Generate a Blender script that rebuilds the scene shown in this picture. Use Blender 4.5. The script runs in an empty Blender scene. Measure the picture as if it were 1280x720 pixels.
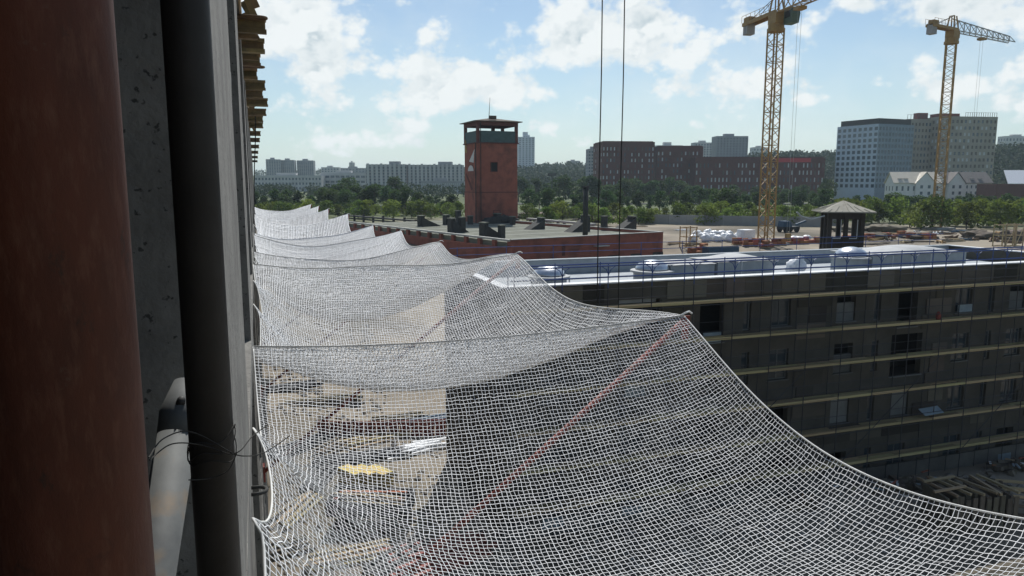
import bpy, math, random
import numpy as np
from mathutils import Vector, Matrix, noise as mnoise

random.seed(7); rng = np.random.default_rng(7)
S = bpy.context.scene
COL = S.collection
rad = math.radians

# ------------------------------------------------------------------ camera
FPX = 920.0
PITCH = math.atan(132 / FPX)
YAW = math.atan((640 - 318) * math.cos(PITCH) / FPX)
CAMZ = 18.0
cam = bpy.data.cameras.new('camera'); cam_o = bpy.data.objects.new('camera', cam); COL.objects.link(cam_o)
cam.sensor_width = 36; cam.lens = 36 * FPX / 1280; cam.clip_start = 0.05; cam.clip_end = 9000
cam_o.location = (0, 0, CAMZ); cam_o.rotation_euler = (math.pi / 2 - PITCH, 0, -YAW)
S.camera = cam_o

# ------------------------------------------------------------------ light
SUN_AZ, SUN_EL = rad(24), rad(52)
EXPOSURE = 0.0
w = bpy.data.worlds.new('World'); S.world = w; w.use_nodes = True
w.cycles.sampling_method = 'MANUAL'; w.cycles.sample_map_resolution = 256
def build_world():
    nt = w.node_tree; N = nt.nodes; L = nt.links; N.clear()
    def nd(t, **k):
        n = N.new(t)
        for a, b in k.items(): setattr(n, a, b)
        return n
    def link(a, b): L.new(a, b)
    def val(x, sock):
        if isinstance(x, (int, float)): sock.default_value = x
        else: link(x, sock)
    def M(op, a, b=None, c=None, clamp=False):
        n = nd('ShaderNodeMath', operation=op, use_clamp=clamp)
        val(a, n.inputs[0])
        if b is not None: val(b, n.inputs[1])
        if c is not None: val(c, n.inputs[2])
        return n.outputs[0]
    def smooth(x, a, b):
        n = nd('ShaderNodeMapRange', interpolation_type='SMOOTHSTEP')
        val(x, n.inputs[0]); n.inputs[1].default_value = a; n.inputs[2].default_value = b
        return n.outputs[0]
    tc = nd('ShaderNodeTexCoord')
    sep = nd('ShaderNodeSeparateXYZ'); link(tc.outputs['Generated'], sep.inputs[0])
    x, y, z = sep.outputs
    az = M('ARCTAN2', x, y); el = M('ARCSINE', z)
    comb = nd('ShaderNodeCombineXYZ'); link(az, comb.inputs[0]); link(M('MULTIPLY', el, 1.35), comb.inputs[1])
    def fbm(off, scale, detail, rough, lac=2.1):
        mp = nd('ShaderNodeVectorMath', operation='ADD'); link(comb.outputs[0], mp.inputs[0]); mp.inputs[1].default_value = off
        t = nd('ShaderNodeTexNoise', noise_dimensions='2D'); link(mp.outputs[0], t.inputs['Vector'])
        t.inputs['Scale'].default_value = scale; t.inputs['Detail'].default_value = detail
        t.inputs['Roughness'].default_value = rough; t.inputs['Lacunarity'].default_value = lac
        return t.outputs['Fac']
    def bill(off, scale):
        mp = nd('ShaderNodeVectorMath', operation='ADD'); link(comb.outputs[0], mp.inputs[0]); mp.inputs[1].default_value = off
        t = nd('ShaderNodeTexVoronoi', feature='SMOOTH_F1', voronoi_dimensions='2D'); link(mp.outputs[0], t.inputs['Vector'])
        t.inputs['Scale'].default_value = scale; t.inputs['Detail'].default_value = 3; t.inputs['Roughness'].default_value = 0.55
        t.inputs['Smoothness'].default_value = 0.35
        return t.outputs['Distance']
    # clouds of the day: direction of the middle (azimuth, elevation), half sizes, weight
    def dirs(px, py):
        dx = (px - 640) / FPX; dy = (360 - py) / FPX
        f = Vector((math.sin(YAW) * math.cos(PITCH), math.cos(YAW) * math.cos(PITCH), -math.sin(PITCH)))
        r = Vector((math.cos(YAW), -math.sin(YAW), 0)); u = r.cross(f)
        d = (f + r * dx + u * dy).normalized()
        return math.atan2(d.x, d.y), math.asin(d.z)
    blobs = [(578, 106, 72, 38, 1.0), (560, 92, 30, 34, .5), (640, 118, 34, 22, .6),
             (720, 45, 50, 40, 1.0), (800, 40, 85, 50, 1.0), (870, 60, 90, 42, .8), (350, 30, 62, 55, 1.0), (392, 80, 55, 38, .85),
             (380, 135, 80, 30, .6), (905, 105, 90, 26, .8), (985, 108, 46, 28, .7), (730, 128, 50, 22, .6),
             (470, 168, 150, 22, .5), (700, 165, 120, 24, .5), (1205, 105, 60, 26, .6), (1072, 8, 22, 14, .8),
             (1250, 12, 80, 26, .9), (860, 140, 120, 24, .5), (180, 60, 110, 60, .9), (-150, 110, 180, 60, .8), (1500, 90, 160, 60, .9), (1800, 20, 200, 80, .9),
             (500, -190, 260, 90, .8), (1050, -240, 220, 90, .8), (100, -330, 250, 100, .8)]
    tot = None
    for (px, py, sx, sy, wt) in blobs:
        a0, e0 = dirs(px, py)
        da = M('DIVIDE', M('SUBTRACT', az, a0), 1.32 * sx / FPX); de = M('DIVIDE', M('SUBTRACT', el, e0), 1.28 * sy / FPX)
        # flatter below than above
        de = M('MULTIPLY', de, M('ADD', 1.15, M('MULTIPLY', M('SIGN', de), -0.15)))
        g = M('MULTIPLY', M('EXPONENT', M('MULTIPLY', M('ADD', M('MULTIPLY', da, da), M('MULTIPLY', de, de)), -0.8)), wt)
        tot = g if tot is None else M('MAXIMUM', tot, g)
    wide = fbm((3.1, 1.7, .4), 3.2, 4, .55)
    def density(off):
        n = fbm((off[0] + .3, off[1] + .9, 0), 11.0, 9, .60)
        b = bill((off[0], off[1], 0), 17.0)
        d = M('ADD', M('MULTIPLY', tot, 1.0), M('MULTIPLY', M('SUBTRACT', n, .5), 1.15))
        d = M('ADD', d, M('MULTIPLY', M('SUBTRACT', .42, b), .55))
        return M('ADD', d, M('MULTIPLY', M('SUBTRACT', wide, .5), .9))
    d0 = density((0, 0)); d1 = density((-.008, .034))
    thin = M('MULTIPLY', smooth(fbm((7.3, 2.2, 0), 4.5, 6, .55), .42, .75), .26)
    cov = M('MAXIMUM', M('MULTIPLY', smooth(d0, .16, .56), .96), thin)
    veil = M('MULTIPLY', smooth(el, .22, -.02), .50)
    lit = smooth(M('SUBTRACT', d0, d1), -.10, .20)
    thick = smooth(d0, .55, 1.25)
    cool = nd('ShaderNodeMix', data_type='RGBA'); cool.inputs[6].default_value = (.31, .45, .53, 1); cool.inputs[7].default_value = (.96, 1.0, 1.0, 1)
    shade = M('SUBTRACT', 1.0, M('MULTIPLY', M('SUBTRACT', 1.0, lit), M('ADD', .12, M('MULTIPLY', thick, .88))), clamp=True)
    link(shade, cool.inputs[0])
    sky = nd('ShaderNodeTexSky', sky_type='NISHITA', sun_disc=False)
    sky.sun_elevation = SUN_EL; sky.sun_rotation = SUN_AZ; sky.altitude = 150; sky.air_density = 1.0; sky.dust_density = .6; sky.ozone_density = .6
    tint = nd('ShaderNodeMix', data_type='RGBA', blend_type='MULTIPLY'); tint.inputs[0].default_value = 1; link(sky.outputs[0], tint.inputs[6]); tint.inputs[7].default_value = (.91, .985, 1.0, 1)
    bs = nd('ShaderNodeBackground'); link(tint.outputs[2], bs.inputs[0]); bs.inputs[1].default_value = 0.10
    bc = nd('ShaderNodeBackground'); link(cool.outputs[2], bc.inputs[0]); bc.inputs[1].default_value = 0.95
    bv = nd('ShaderNodeBackground'); bv.inputs[0].default_value = (.57, .73, .80, 1); bv.inputs[1].default_value = .95
    mv = nd('ShaderNodeMixShader'); link(veil, mv.inputs[0]); link(bs.outputs[0], mv.inputs[1]); link(bv.outputs[0], mv.inputs[2])
    mx = nd('ShaderNodeMixShader'); link(cov, mx.inputs[0]); link(mv.outputs[0], mx.inputs[1]); link(bc.outputs[0], mx.inputs[2])
    out = nd('ShaderNodeOutputWorld'); link(mx.outputs[0], out.inputs[0])
build_world()
sun = bpy.data.lights.new('sun', 'SUN'); sun.energy = 5.0; sun.angle = rad(0.5); sun.color = (1, .975, .93)
sun_o = bpy.data.objects.new('sun', sun); COL.objects.link(sun_o)
sdir = Vector((math.sin(SUN_AZ) * math.cos(SUN_EL), math.cos(SUN_AZ) * math.cos(SUN_EL), math.sin(SUN_EL)))
sun_o.rotation_euler = sdir.to_track_quat('Z', 'Y').to_euler(); sun_o.location = (0, 0, 120)
S.view_settings.view_transform = 'Standard'; S.view_settings.look = 'None'; S.view_settings.gamma = 1
S.view_settings.use_curve_mapping = False; S.view_settings.exposure = EXPOSURE
S.render.engine = 'CYCLES'
S.cycles.max_bounces = 6; S.cycles.diffuse_bounces = 3; S.cycles.transparent_max_bounces = 12; S.cycles.volume_bounces = 1

# ------------------------------------------------------------------ pixel to place
_F = np.array([math.sin(YAW) * math.cos(PITCH), math.cos(YAW) * math.cos(PITCH), -math.sin(PITCH)])
_R = np.array([math.cos(YAW), -math.sin(YAW), 0.0]); _U = np.cross(_R, _F); _C = np.array([0, 0, CAMZ])
def ray(x, y): return _F + _R * (x - 640) / FPX + _U * (360 - y) / FPX
def at(x, y, **k):
    (a, v), = k.items(); i = 'XYZ'.index(a); d = ray(x, y)
    return Vector((_C + d * (v - _C[i]) / d[i]).tolist())
def deep(x, y, depth):                       # point on a pixel's ray at a horizontal depth along the view
    d = ray(x, y); h = d[0] * math.sin(YAW) + d[1] * math.cos(YAW)
    return Vector((_C + d * depth / h).tolist())
VR = Vector((_R[0], _R[1], 0)); VF = Vector((math.sin(YAW), math.cos(YAW), 0))

# ------------------------------------------------------------------ materials
MATS = {}
def mat(name, col, rough=.85, col2=None, scale=3.0, detail=5, metal=0.0, bump=0.0, bscale=None, spec=.3, rand=0.0, stretch=(1, 1, 1),
        col3=None, scale3=1.0, thr3=(.55, .7), trans=0.0, dist=.02, coords='Object'):
    m = bpy.data.materials.new(name); m.use_nodes = True; nt = m.node_tree; N = nt.nodes; L = nt.links
    b = N['Principled BSDF']; b.inputs['Roughness'].default_value = rough; b.inputs['Metallic'].default_value = metal
    b.inputs['Specular IOR Level'].default_value = spec
    tc = N.new('ShaderNodeTexCoord'); mp = N.new('ShaderNodeMapping'); L.new(tc.outputs[coords], mp.inputs[0]); mp.inputs['Scale'].default_value = stretch
    c = None
    if col2 is None: col2 = tuple(x * .8 for x in col)
    tx = N.new('ShaderNodeTexNoise'); L.new(mp.outputs[0], tx.inputs['Vector']); tx.inputs['Scale'].default_value = scale; tx.inputs['Detail'].default_value = detail
    tx.inputs['Roughness'].default_value = .6
    rp = N.new('ShaderNodeMapRange'); L.new(tx.outputs['Fac'], rp.inputs[0]); rp.inputs[1].default_value = .32; rp.inputs[2].default_value = .68
    mx = N.new('ShaderNodeMix'); mx.data_type = 'RGBA'; L.new(rp.outputs[0], mx.inputs[0]); mx.inputs[6].default_value = (*col, 1); mx.inputs[7].default_value = (*col2, 1)
    c = mx.outputs[2]
    if col3:
        t3 = N.new('ShaderNodeTexNoise'); L.new(mp.outputs[0], t3.inputs['Vector']); t3.inputs['Scale'].default_value = scale3; t3.inputs['Detail'].default_value = 7
        r3 = N.new('ShaderNodeMapRange'); L.new(t3.outputs['Fac'], r3.inputs[0]); r3.inputs[1].default_value = thr3[0]; r3.inputs[2].default_value = thr3[1]
        m3 = N.new('ShaderNodeMix'); m3.data_type = 'RGBA'; L.new(r3.outputs[0], m3.inputs[0]); L.new(c, m3.inputs[6]); m3.inputs[7].default_value = (*col3, 1)
        c = m3.outputs[2]
    if rand:
        oi = N.new('ShaderNodeObjectInfo'); hs = N.new('ShaderNodeHueSaturation'); L.new(c, hs.inputs['Color'])
        r1 = N.new('ShaderNodeMapRange'); L.new(oi.outputs['Random'], r1.inputs[0]); r1.inputs[3].default_value = 1 - rand; r1.inputs[4].default_value = 1 + rand
        L.new(r1.outputs[0], hs.inputs['Value'])
        r2 = N.new('ShaderNodeMapRange'); m2 = N.new('ShaderNodeMath'); m2.operation = 'FRACT'
        m4 = N.new('ShaderNodeMath'); m4.operation = 'MULTIPLY'; L.new(oi.outputs['Random'], m4.inputs[0]); m4.inputs[1].default_value = 17.3
        L.new(m4.outputs[0], m2.inputs[0]); L.new(m2.outputs[0], r2.inputs[0]); r2.inputs[3].default_value = .5 - rand * .08; r2.inputs[4].default_value = .5 + rand * .08
        L.new(r2.outputs[0], hs.inputs['Hue']); c = hs.outputs[0]
    L.new(c, b.inputs['Base Color'])
    if bump:
        tb = N.new('ShaderNodeTexNoise'); L.new(mp.outputs[0], tb.inputs['Vector']); tb.inputs['Scale'].default_value = bscale or scale * 4; tb.inputs['Detail'].default_value = 6
        bp = N.new('ShaderNodeBump'); bp.inputs['Strength'].default_value = bump; bp.inputs['Distance'].default_value = dist
        L.new(tb.outputs['Fac'], bp.inputs['Height']); L.new(bp.outputs[0], b.inputs['Normal'])
    if trans:
        tr = N.new('ShaderNodeBsdfTranslucent'); L.new(c, tr.inputs['Color']); ms = N.new('ShaderNodeMixShader'); ms.inputs[0].default_value = trans
        L.new(b.outputs[0], ms.inputs[1]); L.new(tr.outputs[0], ms.inputs[2]); L.new(ms.outputs[0], N['Material Output'].inputs[0])
    MATS[name] = m
    return m

mat('dirt', (.31, .265, .20), .95, (.155, .13, .10), scale=.09, detail=9, col3=(.095, .082, .06), scale3=.035, thr3=(.46, .60), bump=.5, bscale=.9, dist=.25)
mat('net_twine', (.90, .91, .92), .7, (.84, .85, .86), scale=2, trans=.10)
mat('rope_dark', (.035, .033, .03), .9)
mat('rope_white', (.82, .82, .80), .8, (.68, .68, .65), scale=9, trans=.2)
mat('red_pole', (.26, .050, .035), .6, (.17, .042, .032), scale=6, col3=(.12, .05, .03), scale3=5)
mat('red_steel', (.150, .031, .015), .66, (.080, .020, .012), scale=7, col3=(.035, .03, .027), scale3=9, thr3=(.60, .68), bump=.35, bscale=40, dist=.004, spec=.35)
mat('black_steel', (.030, .028, .026), .6, (.018, .017, .016), scale=8, bump=.25, bscale=55, dist=.003, spec=.35)
mat('grey_steel', (.13, .135, .13), .7, (.08, .083, .083), scale=9, metal=.1, col3=(.16, .12, .08), scale3=8, bump=.2, bscale=30, dist=.004)
mat('concrete', (.215, .21, .193), .92, (.12, .116, .108), scale=3, detail=10, col3=(.055, .053, .05), scale3=34, thr3=(.63, .68), bump=.8, bscale=30, dist=.008)
mat('concrete_far', (.33, .32, .30), .92, (.25, .24, .225), scale=.8, bump=.3, bscale=8)
mat('formwork_yellow', (.21, .145, .065), .8, (.10, .078, .045), scale=6, rand=.25)
mat('formwork_ply', (.34, .25, .14), .75, (.24, .18, .11), scale=5)
mat('rust', (.16, .10, .055), .8, (.09, .06, .04), scale=12)
mat('panel_wool', (.115, .100, .078), .95, (.090, .078, .062), scale=1.3, rand=.38, bump=.2)
mat('panel_grey', (.135, .122, .098), .95, (.105, .096, .078), scale=1.3, rand=.25, bump=.2); mat('panel_dark', (.060, .053, .044), .95, (.048, .043, .036), scale=1.3, rand=.3, bump=.2)
mat('wall_block', (.095, .087, .072), .95, (.066, .060, .050), scale=.8, bump=.3, bscale=5)
mat('wall_base', (.15, .145, .13), .95, (.09, .087, .08), scale=.7, bump=.3, bscale=5)
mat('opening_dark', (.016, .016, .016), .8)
mat('block_grey', (.15, .155, .15), .9, (.115, .12, .115), scale=1.5, rand=.3)
mat('glass_dark', (.035, .05, .06), .12, (.03, .042, .05), spec=.6)
mat('plank', (.46, .365, .19), .85, (.31, .25, .14), scale=2.5, rand=.3, stretch=(.3, 3, 3))
mat('scaffold_blue', (.035, .080, .25), .5, (.03, .06, .18), scale=4, spec=.4)
mat('scaffold_grey', (.045, .045, .05), .6)
mat('membrane', (.36, .39, .41), .75, (.28, .305, .32), scale=1.4, bump=.15)
mat('membrane_white', (.68, .69, .69), .6, (.54, .55, .55), scale=1.8)
mat('membrane_pale', (.42, .43, .43), .7, (.32, .33, .33), scale=1.2, bump=.3, bscale=3, dist=.05)
mat('dome_metal', (.60, .62, .66), .28, (.42, .45, .49), scale=2.2, metal=.85, bump=.35, bscale=5, dist=.03)
mat('plastic_white', (.80, .81, .82), .45, (.6, .62, .64), scale=4, bump=.4, bscale=6, dist=.04, spec=.5)
mat('pane_light', (.27, .33, .36), .35, (.19, .24, .27), scale=1.5)
mat('brick_red', (.31, .105, .070), .92, (.23, .080, .056), scale=.7, detail=9, col3=(.14, .06, .045), scale3=.35, thr3=(.5, .75), bump=.25, bscale=9)
mat('brick_dark', (.135, .052, .042), .92, (.10, .040, .034), scale=.6, detail=8)
mat('roof_felt', (.19, .195, .155), .95, (.145, .15, .12), scale=.35, detail=8)
mat('old_felt', (.12, .12, .10), .95)
mat('parapet_pale', (.46, .46, .42), .9, (.33, .33, .30), scale=1.2)
mat('old_iron', (.055, .055, .050), .85, (.035, .035, .033), scale=2)
mat('teal_metal', (.075, .125, .12), .7, (.055, .09, .09), scale=2)
mat('tower_roof', (.11, .085, .065), .9)
mat('gazebo_roof', (.34, .32, .27), .9, (.26, .245, .20), scale=1.6, stretch=(1, 1, 1), bump=.3)
mat('dark_timber', (.045, .036, .028), .9, (.028, .024, .02), scale=3)
mat('crane_yellow', (.40, .25, .085), .6, (.28, .175, .07), scale=1)
mat('crane_grey', (.42, .42, .40), .6)
mat('crane_cab', (.10, .15, .12), .4)
mat('counterweight', (.38, .37, .36), .85)
mat('timber', (.40, .32, .19), .85, (.28, .22, .135), scale=3, rand=.25, stretch=(.4, 3, 3))
mat('timber_old', (.16, .135, .095), .9, (.10, .085, .065), scale=3, rand=.25)
mat('timber_yellow', (.62, .48, .17), .8, (.50, .38, .14), scale=3, rand=.15)
mat('rubble', (.17, .14, .105), .95, (.09, .075, .06), scale=1.2, bump=.6, bscale=4, rand=.3)
mat('orange_brick', (.36, .135, .07), .9, (.25, .10, .06), scale=2, rand=.3)
mat('container_blue', (.035, .085, .14), .6, (.03, .06, .1), scale=1)
mat('dark_plant', (.03, .032, .036), .6)
mat('fence_concrete', (.37, .37, .35), .92, (.27, .27, .26), scale=.5, rand=.18)
mat('white_render', (.62, .65, .68), .85, (.54, .57, .60), scale=.3)
mat('office_white', (.48, .56, .64), .7, (.42, .50, .58), scale=.3); mat('office_teal_shaded', (.20, .27, .32), .5, (.16, .22, .27), scale=.3)
mat('tan_render', (.36, .33, .27), .85, (.29, .265, .22), scale=.2)
mat('grey_render', (.30, .31, .32), .9, (.24, .25, .26), scale=.2)
mat('pale_render', (.50, .50, .49), .9, (.42, .42, .41), scale=.2)
mat('white_house', (.72, .71, .68), .85, (.62, .61, .58), scale=.4)
mat('slate_roof', (.20, .18, .165), .8, (.15, .135, .125), scale=.6)
mat('metal_roof', (.62, .56, .46), .4, (.52, .47, .38), scale=.6)
mat('bright_roof', (.78, .78, .78), .35, metal=.4)
mat('brown_band', (.20, .07, .055), .8)
mat('red_sign', (.55, .06, .07), .6, (.46, .05, .06), scale=.5)
mat('bark', (.09, .068, .048), .95)
mat('leaf_back', (.062, .105, .030), .8, (.034, .066, .020), scale=.35, rand=.28, trans=.42)
mat('leaf_front', (.150, .200, .034), .8, (.075, .125, .024), scale=.45, rand=.32, trans=.5)
mat('leaf_far', (.040, .065, .032), .85, (.028, .048, .024), scale=.06, trans=.2)
mat('asphalt', (.09, .09, .09), .9)
mat('car_white', (.7, .7, .7), .3, spec=.5); mat('car_dark', (.05, .055, .07), .3, spec=.5); mat('tyre', (.02, .02, .02), .9)
mat('mark_white', (.66, .64, .60), .9); mat('mark_ochre', (.42, .28, .10), .9)
mat('lamp_steel', (.10, .10, .10), .7)

def worn_paint():                             # old red lead paint: streaks, chips, cracks and dust
    m = bpy.data.materials.new('red_worn'); m.use_nodes = True; nt = m.node_tree; N = nt.nodes; L = nt.links; b = N['Principled BSDF']
    tc = N.new('ShaderNodeTexCoord')
    def tex(scale, st, detail=8, rough=.65):
        mp = N.new('ShaderNodeMapping'); L.new(tc.outputs['Object'], mp.inputs[0]); mp.inputs['Scale'].default_value = st
        t = N.new('ShaderNodeTexNoise'); L.new(mp.outputs[0], t.inputs['Vector']); t.inputs['Scale'].default_value = scale; t.inputs['Detail'].default_value = detail; t.inputs['Roughness'].default_value = rough
        return t.outputs['Fac']
    def rng_(x, a, c, lo=0, hi=1):
        n = N.new('ShaderNodeMapRange'); L.new(x, n.inputs[0]); n.inputs[1].default_value = a; n.inputs[2].default_value = c; n.inputs[3].default_value = lo; n.inputs[4].default_value = hi; return n.outputs[0]
    def mixc(f, a, c):
        n = N.new('ShaderNodeMix'); n.data_type = 'RGBA'; L.new(f, n.inputs[0])
        for i, q in ((6, a), (7, c)):
            if isinstance(q, tuple): n.inputs[i].default_value = (*q, 1)
            else: L.new(q, n.inputs[i])
        return n.outputs[2]
    c = mixc(rng_(tex(5, (1, 1, .35)), .35, .65), (.125, .036, .019), (.058, .019, .012))
    c = mixc(rng_(tex(90, (1, 1, .25), 4), .5, .75, 0, .55), c, (.155, .070, .045))          # fine vertical scuffs
    c = mixc(rng_(tex(14, (1, 1, .6), 10, .75), .60, .66, 0, .85), c, (.030, .022, .018))    # chips down to rust
    c = mixc(rng_(tex(9, (1, 1, 1), 9, .7), .62, .72, 0, .5), c, (.16, .14, .12))           # cement dust
    vo = N.new('ShaderNodeTexVoronoi'); vo.feature = 'DISTANCE_TO_EDGE'; mp = N.new('ShaderNodeMapping'); mp.inputs['Scale'].default_value = (1, 1, .6)
    wv = N.new('ShaderNodeMix'); wv.data_type = 'VECTOR'; wv.inputs[0].default_value = .06; L.new(tc.outputs['Object'], wv.inputs[4])
    nz = N.new('ShaderNodeTexNoise'); L.new(tc.outputs['Object'], nz.inputs['Vector']); nz.inputs['Scale'].default_value = 25; nz.inputs['Detail'].default_value = 5; L.new(nz.outputs['Color'], wv.inputs[5])
    L.new(wv.outputs[1], mp.inputs[0]); L.new(mp.outputs[0], vo.inputs['Vector']); vo.inputs['Scale'].default_value = 7
    crack = N.new('ShaderNodeMath'); crack.operation = 'MULTIPLY'; L.new(rng_(vo.outputs['Distance'], .0, .022, 1, 0), crack.inputs[0]); L.new(rng_(tex(3, (1, 1, 1), 3), .60, .66), crack.inputs[1])
    c = mixc(crack.outputs[0], c, (.015, .012, .011))
    L.new(c, b.inputs['Base Color']); b.inputs['Roughness'].default_value = .62; b.inputs['Specular IOR Level'].default_value = .3
    bp = N.new('ShaderNodeBump'); bp.inputs['Strength'].default_value = .5; bp.inputs['Distance'].default_value = .003; L.new(tex(30, (1, 1, .5), 8, .7), bp.inputs['Height']); L.new(bp.outputs[0], b.inputs['Normal'])
    MATS['red_worn'] = m
worn_paint()
def grass_beyond(m, r0, r1):                  # meadow instead of bare site soil away from the site
    nt = m.node_tree; N = nt.nodes; L = nt.links; b = N['Principled BSDF']; src = b.inputs['Base Color'].links[0].from_socket
    tc = N.new('ShaderNodeTexCoord'); ln = N.new('ShaderNodeVectorMath'); ln.operation = 'LENGTH'; L.new(tc.outputs['Object'], ln.inputs[0])
    nz = N.new('ShaderNodeTexNoise'); L.new(tc.outputs['Object'], nz.inputs['Vector']); nz.inputs['Scale'].default_value = .03; nz.inputs['Detail'].default_value = 6
    ad = N.new('ShaderNodeMath'); ad.operation = 'MULTIPLY_ADD'; L.new(nz.outputs['Fac'], ad.inputs[0]); ad.inputs[1].default_value = 70; L.new(ln.outputs['Value'], ad.inputs[2])
    mr = N.new('ShaderNodeMapRange'); L.new(ad.outputs[0], mr.inputs[0]); mr.inputs[1].default_value = r0 + 35; mr.inputs[2].default_value = r1 + 35
    gm = N.new('ShaderNodeMix'); gm.data_type = 'RGBA'; L.new(nz.outputs['Fac'], gm.inputs[0]); gm.inputs[6].default_value = (.05, .075, .022, 1); gm.inputs[7].default_value = (.10, .115, .045, 1)
    mx = N.new('ShaderNodeMix'); mx.data_type = 'RGBA'; L.new(mr.outputs[0], mx.inputs[0]); L.new(src, mx.inputs[6]); L.new(gm.outputs[2], mx.inputs[7]); L.new(mx.outputs[2], b.inputs['Base Color'])
grass_beyond(MATS['dirt'], 178, 215)

# ------------------------------------------------------------------ mesh helpers
def tag(o, label=None, cat=None, group=None, kind=None):
    if label: o['label'] = label
    if cat: o['category'] = cat
    if group: o['group'] = group
    if kind: o['kind'] = kind
    return o
def thing(name, label, cat, loc=(0, 0, 0), group=None, rz=0):
    o = bpy.data.objects.new(name, None); COL.objects.link(o); o.location = loc; o.rotation_euler.z = rz; o.empty_display_size = .2
    return tag(o, label, cat, group)
def wloc(p):
    v = Vector((0, 0, 0))
    while p is not None: v = v + p.location; p = p.parent
    return v
class MB:
    def __init__(s): s.v = []; s.f = []; s.sm = False
    def add(s, vs, fs):
        n = len(s.v); s.v += [tuple(x) for x in vs]; s.f += [tuple(i + n for i in f) for f in fs]; return s
    def box(s, a, b):
        x0, y0, z0 = a; x1, y1, z1 = b
        return s.add([(x0, y0, z0), (x1, y0, z0), (x1, y1, z0), (x0, y1, z0), (x0, y0, z1), (x1, y0, z1), (x1, y1, z1), (x0, y1, z1)],
                     [(0, 3, 2, 1), (4, 5, 6, 7), (0, 1, 5, 4), (1, 2, 6, 5), (2, 3, 7, 6), (3, 0, 4, 7)])
    def obox(s, o, ux, uy, uz):             # box from corner o and three edge vectors
        o, ux, uy, uz = map(Vector, (o, ux, uy, uz))
        p = [o, o + ux, o + ux + uy, o + uy]; p += [q + uz for q in p]
        return s.add(p, [(0, 3, 2, 1), (4, 5, 6, 7), (0, 1, 5, 4), (1, 2, 6, 5), (2, 3, 7, 6), (3, 0, 4, 7)])
    def beam(s, p, q, wd, ht, up=(0, 0, 1)):
        p, q = Vector(p), Vector(q); t = (q - p); up = Vector(up)
        if abs(t.normalized().dot(up)) > .98: up = Vector((1, 0, 0))
        a = t.cross(up).normalized(); b = a.cross(t).normalized()
        return s.obox(p - a * wd / 2 - b * ht / 2, a * wd, t, b * ht)
    def tube(s, pts, r, n=8, cap=True):
        pts = [Vector(p) for p in pts]; k = len(pts); rr = r if isinstance(r, (list, tuple)) else [r] * k
        vs = []; ref = None
        for i in range(k):
            t = (pts[min(i + 1, k - 1)] - pts[max(i - 1, 0)]).normalized()
            if ref is None: ref = t.orthogonal().normalized()
            ref = (ref - t * ref.dot(t)).normalized(); b = t.cross(ref)
            for j in range(n):
                a = 2 * math.pi * j / n; vs.append(pts[i] + (ref * math.cos(a) + b * math.sin(a)) * rr[i])
        fs = [(i * n + j, i * n + (j + 1) % n, (i + 1) * n + (j + 1) % n, (i + 1) * n + j) for i in range(k - 1) for j in range(n)]
        if cap: fs += [tuple(reversed(range(n))), tuple(range((k - 1) * n, k * n))]
        return s.add(vs, fs)
    def lathe(s, prof, c=(0, 0, 0), n=24):
        vs = []; fs = []; k = len(prof)
        for (r, z) in prof:
            for j in range(n):
                a = 2 * math.pi * j / n; vs.append((c[0] + r * math.cos(a), c[1] + r * math.sin(a), c[2] + z))
        for i in range(k - 1):
            for j in range(n): fs.append((i * n + j, i * n + (j + 1) % n, (i + 1) * n + (j + 1) % n, (i + 1) * n + j))
        fs += [tuple(reversed(range(n))), tuple(range((k - 1) * n, k * n))]
        return s.add(vs, fs)
    def prism(s, poly, d):                   # polygon points, extruded by vector d
        n = len(poly); d = Vector(d); p = [Vector(q) for q in poly]
        return s.add(p + [q + d for q in p], [tuple(reversed(range(n))), tuple(range(n, 2 * n))] + [(i, (i + 1) % n, n + (i + 1) % n, n + i) for i in range(n)])
    def mesh(s, name, m, smooth=False, off=(0, 0, 0)):
        me = bpy.data.meshes.new(name); ox, oy, oz = off
        me.from_pydata([(a - ox, b - oy, c - oz) for a, b, c in s.v], [], s.f)
        me.materials.append(MATS[m])
        if smooth: me.polygons.foreach_set('use_smooth', [True] * len(me.polygons))
        me.update(); return me
    def build(s, name, m, parent=None, smooth=False, world=True):
        off = wloc(parent) if (parent is not None and world) else (0, 0, 0)
        return link(s.mesh(name, m, smooth, off), name, parent)
def link(me, name, parent=None, loc=None):
    o = bpy.data.objects.new(name, me); COL.objects.link(o)
    if parent is not None: o.parent = parent
    if loc is not None: o.location = loc
    return o
def np_mesh(name, V, Q, m, smooth=False):
    me = bpy.data.meshes.new(name); V = np.asarray(V, np.float32); Q = np.asarray(Q, np.int32)
    me.vertices.add(len(V)); me.vertices.foreach_set('co', V.ravel())
    k = Q.shape[1]
    me.loops.add(Q.size); me.loops.foreach_set('vertex_index', Q.ravel())
    me.polygons.add(len(Q)); me.polygons.foreach_set('loop_start', np.arange(0, Q.size, k, dtype=np.int32))
    try: me.polygons.foreach_set('loop_total', np.full(len(Q), k, np.int32))
    except Exception: pass
    me.materials.append(MATS[m]); me.update(calc_edges=True)
    if smooth: me.polygons.foreach_set('use_smooth', np.ones(len(Q), bool))
    return me
def solo(o, loc):                            # move a single mesh object's origin to its base
    d = Vector(loc); me = o.data
    me.transform(Matrix.Translation(-d)); o.location = d; return o
_unit = {}
def unit_box(m):
    if m not in _unit: _unit[m] = MB().box((-.5, -.5, -.5), (.5, .5, .5)).mesh('box_' + m, m)
    return _unit[m]
def piece(name, m, parent, c, size, rz=0, world=True):    # shared unit box, scaled
    o = bpy.data.objects.new(name, unit_box(m)); COL.objects.link(o)
    if parent is not None: o.parent = parent
    off = wloc(parent) if (parent is not None and world) else Vector((0, 0, 0))
    o.location = Vector(c) - off; o.scale = size; o.rotation_euler.z = rz
    return o

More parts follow.
